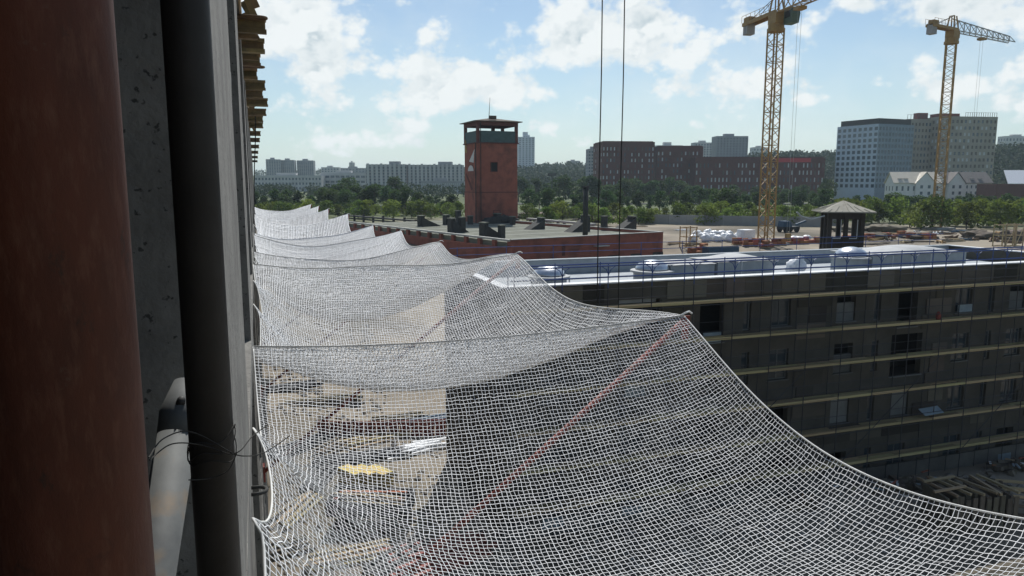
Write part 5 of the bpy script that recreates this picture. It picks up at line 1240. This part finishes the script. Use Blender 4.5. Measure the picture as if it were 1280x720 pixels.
def trees():
    r = random
    # light bushes along the fence
    x = 322
    while x < 1300:
        if not (575 < x < 650):
            d = r.uniform(172, 196) if x > 640 else r.uniform(200, 232)
            yt = (r.uniform(252, 262) if x > 640 else r.uniform(250, 256))
            if 1045 < x: yt = r.uniform(248, 260); d = r.uniform(158, 185)
            hh = tree_h(x, d, yt); plant('bush', on_ground(x, d), hh, sized(hh, 3.4, 5) + ' light green bush by the fence, ' + beside(x), 'bushes behind the fence', 1.15)
        x += r.uniform(9, 15)
    # middle belt
    x = 318
    while x < 1310:
        d = r.uniform(225, 275)
        yt = r.uniform(236, 248)
        if 390 < x < 520: yt = r.uniform(232, 242)
        if 530 < x < 580: yt = r.uniform(236, 246)
        if 540 < x < 556: yt = 252
        if x > 1040: yt = r.uniform(243, 250)
        if not (578 < x < 645): hh = tree_h(x, d, yt); plant('tree', on_ground(x, d), hh, sized(hh, 5.2, 7) + ' dark green tree in the belt, ' + beside(x), 'trees in the middle belt', 1.1)
        x += r.uniform(11, 18)
    for (x, d, yt) in [(492, 330, 223), (436, 330, 224), (428, 300, 230), (908, 205, 236), (895, 212, 240), (1120, 200, 243), (1135, 215, 246), (1240, 190, 247), (1262, 195, 244), (1215, 200, 248), (405, 240, 236), (415, 235, 238), (355, 240, 244), (1150, 210, 246), (700, 205, 248), (545, 300, 245)]:
        plant('tree', on_ground(x, d), tree_h(x, d, yt), 'taller rounded tree standing out above the belt, ' + beside(x), 'taller trees of the belt', 1.25)
    # back belt in front of the brick blocks and offices
    x = 648
    while x < 1040:
        d = r.uniform(330, 400); yt = r.uniform(221, 234)
        if x > 880: yt = r.uniform(230, 240)
        hh = tree_h(x, d, yt); plant('tree', on_ground(x, d), hh, sized(hh, 9, 12) + ' bluish green tree behind the belt, ' + beside(x), 'trees before the brick blocks', 1.15)
        x += r.uniform(9, 14)
    for x in (1155, 1195, 1207, 1032, 1036, 1250, 1262, 1274, 1284):
        plant('tree', on_ground(x, 372), tree_h(x, 372, r.uniform(222, 232) if x < 1240 else r.uniform(228, 236)), 'tree growing close to the buildings, ' + beside(x), 'trees by the gabled houses', 1.0)
    # woods on far hills: nobody could count these
    g = np.random.default_rng(9); Vs = []; n = 0
    pts = []
    def wood(px0, px1, d0, d1, k, h0, h1):
        for _ in range(k): pts.append((r.uniform(px0, px1), r.uniform(d0, d1), r.uniform(h0, h1)))
    wood(640, 760, 620, 1050, 420, 9, 15); wood(930, 1050, 560, 800, 420, 9, 15); wood(1235, 1420, 470, 620, 340, 9, 15)
    wood(320, 480, 1200, 2000, 160, 8, 13); wood(460, 640, 640, 1600, 320, 8, 13); wood(760, 940, 900, 1500, 260, 9, 14); wood(820, 960, 560, 700, 120, 8, 12); wood(318, 600, 380, 520, 150, 6, 9)
    for (px, d, h) in pts:
        p = on_ground(px, d); q = 46; c = np.array((p.x, p.y, p.z + h * .58))
        dd = g.normal(size=(q, 3)); dd /= np.linalg.norm(dd, axis=1, keepdims=True)
        P = c + dd * np.array([h * .36, h * .36, h * .44]) * (.55 + .55 * g.random((q, 1)))
        a = g.normal(size=(q, 3)); a /= np.linalg.norm(a, axis=1, keepdims=True); b = np.cross(a, g.normal(size=(q, 3))); b /= np.linalg.norm(b, axis=1, keepdims=True)
        sz = .075 * h * (.8 + .6 * g.random((q, 1)))
        Vs.append(np.stack([P - a * sz, P + b * sz, P + a * sz, P - b * sz], 1).reshape(-1, 3))
    V = np.concatenate(Vs); o = link(np_mesh('distant_woods', V, np.arange(len(V)).reshape(-1, 4), 'leaf_far'), 'distant_woods')
    tag(o, 'hazy dark green woods covering the far hills', 'woods', kind='stuff')
trees()

# ------------------------------------------------------------------ far buildings
def block(T, c, ang, L, W, z0, z1, rows, cols_f, cols_s, wallm, panem, ww=.5, wh=.55, name='wall', frame_d=.25, wins=True, skip=None, individual=True, solid_top=1.2, wall2=None):
    """box core with proud piers and bands on the faces turned to the camera; c is the near corner, L along u, W along v"""
    u = Vector((math.cos(ang), math.sin(ang), 0)); v = Vector((-u.y, u.x, 0)); c = Vector((c.x, c.y, 0)); Z = lambda z: Vector((0, 0, z))
    H = z1 - z0 - solid_top; fh = H / rows
    MB().obox(c + u * frame_d + v * frame_d + Z(z0 - 6), u * (L - 2 * frame_d), v * (W - 2 * frame_d), Z(z1 - z0 + 5.9)).build('core', wallm, T)
    m0 = MB(); mf = MB(); panes = []
    faces = [(c, u, v, L, cols_f), (c + v * W, -v, u, W, cols_s)]
    for fi, (o, d, n_, ln, cols) in enumerate(faces):
        m = mf if (wall2 and fi == 0) else m0
        if cols == 0:
            m.obox(o + Z(z0 - 6), d * ln, n_ * (frame_d - .01), Z(z1 - z0 + 6)); continue
        cw = ln / cols; pw = cw * (1 - ww)
        e = 0 if fi == 0 else .004
        s0 = 0 if fi == 0 else 0; s1 = ln if fi == 0 else ln - frame_d - .01
        for k in range(cols + 1):
            a = max(s0, k * cw - pw / 2); b = min(s1, k * cw + pw / 2)
            if b > a: m.obox(o + d * a + Z(z0 - 6), d * (b - a), n_ * (frame_d - .01 - e), Z(z1 - z0 + 6))
        for k in range(cols):
            a = k * cw + pw / 2 + .002; b = min(s1, (k + 1) * cw - pw / 2 - .002)
            if b <= a: continue
            m.obox(o + d * a + n_ * .01 + Z(z0 - 6), d * (b - a), n_ * (frame_d - .025), Z(6 + fh * (1 - wh) / 2))
            for rw in range(rows):
                za = z0 + rw * fh + fh * (1 - wh) / 2; zb = za + fh * wh; nxt = z0 + (rw + 1) * fh + fh * (1 - wh) / 2 if rw < rows - 1 else z1
                m.obox(o + d * a + n_ * .01 + Z(zb), d * (b - a), n_ * (frame_d - .025), Z(nxt - zb))
                if skip and skip(fi, k, rw): m.obox(o + d * a + n_ * .012 + Z(za + .002), d * (b - a), n_ * (frame_d - .03), Z(zb - za - .004)); continue
                panes.append((o + d * (a + b) / 2 + n_ * (frame_d * .72) + Z((za + zb) / 2), (b - a, .06, zb - za), math.atan2(d.y, d.x)))
    m0.build(name, wallm, T)
    if mf.v: mf.build(name, wall2, T)
    if individual:
        for (p, s_, a) in panes: piece('window', panem if isinstance(panem, str) else random.choice(panem), T, p, s_, a)
    else:
        m = MB()
        for (p, s_, a) in panes:
            d = Vector((math.cos(a), math.sin(a), 0)); n_ = Vector((-d.y, d.x, 0)); m.obox(p - d * s_[0] / 2 - n_ * .03 - Z(s_[2] / 2), d * s_[0], n_ * .06, Z(s_[2]))
        o = m.build('window_panes', panem if isinstance(panem, str) else panem[0], T); o['kind'] = 'stuff'
    return u, v
mat('pane_blue', (.06, .095, .125), .15, (.04, .07, .095), spec=.6); mat('pane_pale', (.55, .57, .58), .3, (.4, .42, .43), spec=.5); mat('pane_brown', (.10, .085, .07), .3)
def zat(px, y, depth): return deep(px, y, depth).z
def yawang(deg): return -YAW + rad(deg)         # 0 = face square to the view

def offices():
    D = 400
    # white block: near corner at px 1095, left face recedes to 1043, right face to 1137
    c = on_ground(1094, D); z0 = zat(1094, 236, D); z1 = zat(1094, 154.5, D)
    T = thing('office_block', 'white gridded office block with dark recessed top floor', 'office', (c.x, c.y, c.z))
    ang = yawang(24); Lr = 27; Lw = 27.5
    # u runs right and away
    u, v = block(T, c, ang, Lr, Lw, z0, z1, 11, 11, 8, 'office_white', 'pane_blue', .62, .60, solid_top=.9, wall2='office_teal_shaded')  # right face darker teal: more glass, with its weaker light put into the colour
    Z = lambda z: Vector((0, 0, z)); b = Vector((c.x, c.y, 0))
    MB().obox(b + u * 1.2 + v * 1.2 + Z(z1 - .1), u * (Lr - 2.4), v * (Lw - 2.4), Z(zat(1094, 147, D) - z1)).build('penthouse', 'old_iron', T)
    MB().obox(b + u * 1.5 + v * 1.5 + Z(c.z - 2), u * (Lr - 3), v * (Lw - 3), Z(z0 - c.z + 1.8)).build('ground_floor', 'glass_dark', T)
    for k in range(6):
        MB().obox(b + v * (1 + 4.6 * k) + u * .2 + Z(c.z - 2), u * .6, v * .6, Z(z0 - c.z + 1.9)).build('column', 'white_render', T)
    # tan block
    D2 = 412; c2 = on_ground(1140, D2 + 8); z1 = zat(1160, 148, D2)
    T = thing('office_block', 'tan gridded office tower with brown roof housing and roof railing', 'office', (c2.x, c2.y, c2.z))
    z0 = zat(1140, 250, D2)
    c3 = on_ground(1172, D2)
    u, v = block(T, Vector((c3.x, c3.y, 0)), yawang(8), 33.5, 22, z0 + 3, z1 + 1.2, 12, 13, 8, 'tan_render', ['pane_brown', 'pane_blue', 'pane_brown', 'pane_pale'], .5, .5, solid_top=1.0)
    b3 = Vector((c3.x, c3.y, 0))
    c4 = b3 + v * 8 - u * 15.0
    block(T, c4, yawang(8), 14.9, 15, z0 + 3, z1 + .2, 12, 7, 0, 'tan_render', ['pane_brown', 'pane_blue'], .5, .5, name='wing_wall')
    Zt = Vector((0, 0, z1 + .4)); MB().obox(b3 + u * .5 + v * 3 + Zt, u * 12, v * 8, Vector((0, 0, 2.6))).build('roof_housing', 'brown_band', T)
    MB().obox(b3 - u * 6 + v * 12 + Zt, u * 6, v * 4, Vector((0, 0, 3.6))).build('roof_housing', 'brown_band', T)
    m = MB(); zt = z1 + 1.2
    for k in range(15): q = b3 + u * (14 + 19.0 * k / 14) + v * .4; m.beam(q + Vector((0, 0, zt)), q + Vector((0, 0, zt + 2.3)), .16, .16)
    for k in range(8): q = c4 + u * (14.0 * k / 7) + v * .4; m.beam(q + Vector((0, 0, zt - 1)), q + Vector((0, 0, zt + 1.5)), .16, .16)
    m.beam(b3 + u * 14 + v * .4 + Vector((0, 0, zt + 2.2)), b3 + u * 33 + v * .4 + Vector((0, 0, zt + 2.2)), .12, .12); m.beam(c4 + v * .4 + Vector((0, 0, zt + 1.4)), c4 + u * 14 + v * .4 + Vector((0, 0, zt + 1.4)), .12, .12)
    m.build('roof_railing', 'lamp_steel', T)
offices()

def brick_blocks():
    D = 430
    specs = [(762, 177, 744, 818, 8, 'dark brick block with scattered white windows, tallest of the brick group', 7, 3, 9), (836, 183, 818, 874, 7, 'dark brick block of middle height next to the tallest brick block', 8, 2, 8), (1000, 197, 868, 1026, 12, 'long low dark brick block carrying a red sign band', 17, 3, 5)]
    # tallest
    rr = random.Random(8)
    def one(px_l, px_r, ytop, ang, cols, rows, lab, depth, p_keep, side):
        c = on_ground(px_l, depth); L = (px_r - px_l) * depth / FPX / math.cos(ang) * 1.0
        z1 = zat((px_l + px_r) / 2, ytop, depth); z0 = max(c.z, PLAT) + 1.0
        T = thing('brick_block', lab, 'building', (c.x, c.y, c.z))
        u, v = block(T, Vector((c.x, c.y, 0)), yawang(math.degrees(ang)), L, 24, z0, z1, rows, cols, side, 'brick_dark', ['pane_pale', 'pane_blue', 'pane_pale', 'pane_brown'], .34, .58, skip=lambda f, k, r_: rr.random() > p_keep, solid_top=2.4)
        MB().obox(Vector((c.x, c.y, 0)) + u * .8 + v * .8 + Vector((0, 0, z1 - .101)), u * (L - 1.6), v * 22, Vector((0, 0, .5))).build('roof_kerb', 'brick_dark', T)
        return T, u, v, c, L, z1, z0
    one(752, 818, 177, rad(6), 15, 9, 'tallest dark brick block with scattered pale windows', D, .75, 5)
    one(820, 876, 183, rad(-4), 12, 8, 'middle dark brick block between the tallest and the long low block', D + 6, .72, 0)
    T, u, v, c, L, z1, z0 = one(868, 1026, 197, rad(-2), 34, 5, 'long low dark brick block carrying a red sign band', D - 8, .78, 0)
    a = Vector((c.x, c.y, 0)) + u * (L * .62) - v * .2; s_ = MB().obox(a + Vector((0, 0, z1 - 2.6)), u * (L * .27), v * .19, Vector((0, 0, 2.2))).build('sign_band', 'red_sign', T)
brick_blocks()

def simple_block(px0, px1, ytop, depth, lab, wallm, panem, rows, cols, ang=6, wd=14, ww=.5, wh=.5, cap=None, side=3, ybase=None, name='apartment_block'):
    c = on_ground(px0, depth); L = (px1 - px0) * depth / FPX / math.cos(rad(ang)); z1 = zat((px0 + px1) / 2, ytop, depth); z0 = c.z + 1
    T = thing(name, lab, 'building', (c.x, c.y, c.z))
    u, v = block(T, Vector((c.x, c.y, 0)), yawang(ang), L, wd, z0, z1, rows, cols, side, wallm, panem, ww, wh, individual=False)
    b = Vector((c.x, c.y, 0))
    MB().obox(b + u * (L * .3) + v * (wd * .3) + Vector((0, 0, z1 - .101)), u * (L * .3), v * (wd * .4), Vector((0, 0, cap or 2.2))).build('roof_housing', wallm, T)
    return T
def skyline():
    simple_block(334, 350, 199, 900, 'dark grey slab tower standing beside a twin pair on the far skyline', 'grey_render', 'pane_blue', 16, 6, 20, 18)
    simple_block(351, 368, 200, 915, 'dark grey slab tower in the middle of the far skyline trio', 'grey_render', 'pane_blue', 16, 7, 4, 14)
    simple_block(372, 392, 200.5, 930, 'dark grey slab tower at the end of the far skyline trio', 'grey_render', 'pane_blue', 15, 8, 4, 14)
    simple_block(318, 400, 219, 640, 'long pale low block with square white framed windows below the slab towers', 'pale_render', 'pane_blue', 3, 20, 3, 18, .55, .5)
    simple_block(400, 462, 216, 660, 'long pale low block with dark window bands next to striped blocks', 'pale_render', 'pane_blue', 3, 10, 2, 18, .8, .45)
    simple_block(402, 424, 209, 1000, 'small pale block rising behind the banded low block', 'pale_render', 'pane_blue', 6, 6, 2, 14)
    simple_block(424, 460, 210, 1040, 'wide hazy grey block behind the banded low block', 'grey_render', 'pane_blue', 6, 9, 2, 14)
    simple_block(437, 443, 203, 1100, 'slim pale tower rising behind the hazy grey block', 'pale_render', 'pane_blue', 12, 3, 2, 10)
    # striped blocks: proud vertical white ribs
    for (p0, p1, yt, n, lab) in [(458, 508, 205.5, 9, 'striped block with pale vertical ribs next to the banded low block'), (510, 577, 206, 13, 'wider striped block with pale vertical ribs beside the brick tower')]:
        D = 620; c = on_ground(p0, D); L = (p1 - p0) * D / FPX; z1 = zat(p0, yt, D); ang = yawang(-3); u = Vector((math.cos(ang), math.sin(ang), 0)); v = Vector((-u.y, u.x, 0)); b = Vector((c.x, c.y, 0))
        T = thing('striped_block', lab, 'building', (c.x, c.y, c.z))
        MB().obox(b + Vector((0, 0, c.z - 4)), u * L, v * 16, Vector((0, 0, z1 - c.z + 4))).build('wall', 'grey_render', T)
        for k in range(n):
            a = L * (k + .18) / n; MB().obox(b + u * a - v * .9 + Vector((0, 0, c.z - 3)), u * (L / n * .55), v * .899, Vector((0, 0, z1 - c.z + 3 + (.8 if k % 3 == 0 else .2)))).build('rib', 'pale_render', T)
        for r_ in range(8): MB().obox(b - v * .25 + Vector((0, 0, c.z + 2 + (z1 - c.z - 3) * r_ / 8)), u * L, v * .249, Vector((0, 0, 1.4))).build('window_band', 'pane_blue', T)
        MB().obox(b + u * L * .55 + v * 4 + Vector((0, 0, z1 + .002)), u * L * .25, v * 8, Vector((0, 0, 2.6))).build('roof_housing', 'grey_render', T)
    simple_block(526, 580, 226.5, 560, 'low grey block with small gridded windows in front of the striped blocks', 'grey_render', 'pane_pale', 4, 22, 0, 14, .45, .5)
    T = simple_block(648, 668, 171, 880, 'tall white apartment tower with balcony stack rising behind the brick tower', 'white_render', 'pane_blue', 20, 5, 4, 16, .45, .45, 6.0)
    simple_block(654, 662, 168.5, 884, 'white stepped top of the apartment tower core', 'white_render', 'pane_blue', 18, 3, 4, 10, .45, .45, 3.0)
    simple_block(680, 690, 207, 1300, 'small grey block on the wooded skyline', 'grey_render', 'pane_blue', 6, 4, 3, 14)
    simple_block(709, 725, 201, 1250, 'grey block standing above the wooded skyline', 'grey_render', 'pane_blue', 8, 5, 3, 14)
    simple_block(735, 748, 186, 620, 'grey block peeking out beside the tallest dark brick block', 'grey_render', 'pane_blue', 12, 4, 3, 14)
    simple_block(820, 852, 181.5, 800, 'pale block with roof plant behind the middle brick block', 'pale_render', 'pane_blue', 12, 9, 3, 14, .5, .5, 3.5)
    simple_block(867, 892, 178, 760, 'pale gridded block behind the brick group', 'pale_render', 'pane_blue', 12, 7, 3, 14)
    simple_block(894, 933, 170, 700, 'big grey slab block with stepped roof behind the brick group', 'grey_render', 'pane_brown', 14, 10, 2, 16, .4, .4, 2.5)
    simple_block(940, 958, 184, 1000, 'pale far block beside the wooded hill', 'pale_render', 'pane_blue', 9, 5, 2, 14)
    simple_block(1252, 1290, 170, 900, 'pale far block above the trees beside the tan office tower', 'pale_render', 'pane_blue', 9, 9, 2, 14)
    # gabled white houses
    def house(px0, px1, ye, yr, depth, lab, roofm, rows, cols, turn, gable_px):
        c = on_ground(px0, depth); L = (px1 - px0) * depth / FPX / math.cos(rad(turn)); ze = zat(px0, ye, depth); zr = zat(px0, yr, depth); gz = c.z; Wd = 11
        T = thing('gabled_house', lab, 'house', (c.x, c.y, gz)); ang = yawang(turn)
        u, v = block(T, Vector((c.x, c.y, 0)), ang, L, Wd, gz + .4, ze, rows, cols, 3, 'white_house', 'pane_blue', .35, .5, solid_top=.3)
        b = Vector((c.x, c.y, 0)); e = .5
        A = b - u * e - v * e + Vector((0, 0, ze - .15)); Bm = b - u * e + v * Wd / 2 + Vector((0, 0, zr)); Cc = b - u * e + v * (Wd + e) + Vector((0, 0, ze - .15))
        th = Vector((0, 0, .3)); lu = u * (L + 2 * e)
        rf = MB().prism([A, Bm, Cc, Cc + th, Bm + th, A + th], lu).build('roof', roofm, T)
        MB().prism([b + Vector((0, 0, ze - .12)) + u * .05, b + v * Wd + u * .05 + Vector((0, 0, ze - .12)), b + v * Wd / 2 + u * .05 + Vector((0, 0, zr - .15))], u * (L - .1)).build('gable', 'white_house', T)
        # cross gable with its face to us
        gl = L * gable_px; gw = 8.5
        q0 = b + u * gl - v * 1.2 + Vector((0, 0, gz - 1))
        MB().obox(q0, u * gw, v * (Wd / 2), Vector((0, 0, ze - gz + 1))).build('wing_wall', 'white_house', T)
        t0 = b + u * gl - v * 1.2 + Vector((0, 0, ze + .002)); MB().prism([t0, t0 + u * gw, t0 + u * gw / 2 + Vector((0, 0, zr - ze - .2))], v * (Wd / 2)).build('gable', 'white_house', T)
        for s_ in (0, 1):
            a = t0 + u * (gw * s_) - v * .4 + u * (.5 * (2 * s_ - 1)) - Vector((0, 0, .45)); tt = t0 + u * gw / 2 - v * .4 + Vector((0, 0, zr - ze))
            MB().add([a, tt, tt + v * (Wd / 2 + .6), a + v * (Wd / 2 + .6), a + th, tt + th, tt + v * (Wd / 2 + .6) + th, a + v * (Wd / 2 + .6) + th], [(0, 1, 2, 3), (7, 6, 5, 4), (0, 4, 5, 1), (1, 5, 6, 2), (2, 6, 7, 3), (3, 7, 4, 0)]).build('roof', roofm, T)
        for k in range(2):
            for r_ in range(3): piece('window', 'pane_blue', T, b + u * (gl + gw * (.3 + .4 * k)) - v * 1.21 + Vector((0, 0, gz + 1.8 + 3.0 * r_)), (1.2, .08, 1.5), ang)
        for k in range(2):
            dq = b + u * (L * (.1 + .12 * k) if gable_px > .3 else L * (.55 + .18 * k)) + v * 1.2 + Vector((0, 0, ze + .3))
            d_ = MB().obox(dq, u * 1.8, v * 2.2, Vector((0, 0, 1.7))).build('dormer', 'white_house', T)
            MB().obox(dq + u * .4 - v * .05 + Vector((0, 0, .4)), u * 1.0, v * .045, Vector((0, 0, 1.0))).build('pane', 'pane_blue', d_)
            MB().obox(dq - u * .15 - v * .2 + Vector((0, 0, 1.702)), u * 2.1, v * 2.4, Vector((0, 0, .2))).build('dormer_roof', 'slate_roof', d_)
    house(1118, 1172, 229, 215.5, 352, 'white gabled house with pale sunlit roof between the two office blocks', 'metal_roof', 2, 8, -6, .45)
    house(1184, 1243, 229, 215.5, 358, 'white gabled house with dark roof and dormers below the tan office tower', 'slate_roof', 3, 10, 5, .0)
    # brick shed with bright roof, far right
    D = 330; c = on_ground(1246, D); u = VR; v = VF; z1 = zat(1262, 230, D); b = Vector((c.x, c.y, 0))
    T = thing('brick_shed', 'brown brick shed with bright metal roof beside the gabled houses', 'building', (c.x, c.y, c.z))
    MB().obox(b + Vector((0, 0, c.z - 1)), u * 22, v * 14, Vector((0, 0, z1 - c.z + 1))).build('wall', 'brick_dark', T)
    zr = zat(1262, 213, D); p = [b + u * 5 + Vector((0, 0, z1 + .003)), b + u * 22 + Vector((0, 0, z1 + .003)), b + u * 22 + v * 9 + Vector((0, 0, zr)), b + u * 8.5 + v * 9 + Vector((0, 0, zr))]
    MB().prism(p, (0, 0, .25)).build('roof', 'bright_roof', T)
    for k in range(5): piece('window', 'pane_brown', T, b + u * (2.5 + 4 * k) - v * .03 + Vector((0, 0, c.z + 2.5)), (1.8, .1, 1.8), math.atan2(u.y, u.x))
skyline()

def road_and_cars():
    D = 338; pts = []; r_ = random.Random(2)
    m = MB(); prev = None
    V = []; F = []
    for k in range(41):
        px = 640 + 700 * k / 40; p = on_ground(px, D - .01 * (px - 900)); a = p - VF * 4; b = p + VF * 4
        za, zb = ground_z(a.x, a.y), ground_z(b.x, b.y); V += [(a.x, a.y, max(za, zb) + .35), (b.x, b.y, max(za, zb) + .36), (a.x, a.y, za - 1), (b.x, b.y, zb - 1)]
    for k in range(40):
        i = 4 * k; F += [(i, i + 4, i + 5, i + 1), (i + 2, i + 6, i + 4, i), (i + 1, i + 5, i + 7, i + 3)]
    o = MB().add(V, F).build('road', 'asphalt'); o['kind'] = 'structure'
    # cars
    def car_meshes(m):
        body = MB().prism([(-2.1, -.85, .35), (2.1, -.85, .35), (2.15, -.85, .8), (1.2, -.85, .95), (.6, -.85, 1.45), (-1.1, -.85, 1.45), (-1.8, -.85, .98), (-2.1, -.85, .9)], (0, 1.7, 0)).mesh('body', m)
        gl = MB().prism([(1.08, -.87, .98), (.55, -.87, 1.38), (-1.05, -.87, 1.38), (-1.6, -.87, 1.0)], (0, 1.74, 0)).mesh('side_glass', 'glass_dark')
        wh = MB().tube([(0, -.1, 0), (0, .1, 0)], .32, 12).mesh('wheel', 'tyre'); return body, gl, wh
    kinds = [car_meshes('car_white'), car_meshes('car_dark')]
    for k, px in enumerate([752, 766, 1058, 1072, 1098, 1106, 1124, 1140, 1166, 1196, 1222, 1236]):
        p = on_ground(px, D - 1); z = max(ground_z(p.x, p.y), p.z) + .45; q = kinds[0 if k % 3 != 1 else 1]
        T = thing('parked_car', ('white' if k % 3 != 1 else 'dark') + ' car on the road in front of the office blocks and houses', 'car', (p.x, p.y, z), 'cars on the road', math.atan2(VR.y, VR.x))
        link(q[0], 'body', T); link(q[1], 'side_glass', T)
        for a in (-1.3, 1.35):
            for b in (-.82, .82): o = link(q[2], 'wheel', T); o.location = (a, b, .32)
    # floodlight mast in the trees
    for (px, d, yt, lab) in [(690, 300, 220, 'tall dark floodlight mast standing in the trees near the brick tower')]:
        p = on_ground(px, d); zt = zat(px, yt, d); T = thing('floodlight_mast', lab, 'mast', p)
        MB().tube([p, (p.x, p.y, zt)], [.3, .18], 8).build('pole', 'lamp_steel', T); MB().obox(Vector((p.x, p.y, zt)) - VR * 1.7 - VF * .3, VR * 3.4, VF * .6, Vector((0, 0, 1.1))).build('lamp_bank', 'lamp_steel', T)
road_and_cars()

# ------------------------------------------------------------------ haze
def haze():
    o = MB().box((-2600, -600, -3), (3600, 5000, 110)).build('haze', 'dirt'); o['kind'] = 'stuff'
    m = bpy.data.materials.new('haze_air'); m.use_nodes = True; nt = m.node_tree; nt.nodes.clear()
    out = nt.nodes.new('ShaderNodeOutputMaterial'); v = nt.nodes.new('ShaderNodeVolumePrincipled'); v.inputs['Density'].default_value =   .00014; v.inputs['Color'].default_value = (.72, .87, 1, 1); v.inputs['Anisotropy'].default_value = .15
    nt.links.new(v.outputs[0], out.inputs['Volume']); o.data.materials.clear(); o.data.materials.append(m)
    tag(o, 'pale summer haze filling the air over the site', 'haze', kind='stuff')
haze()
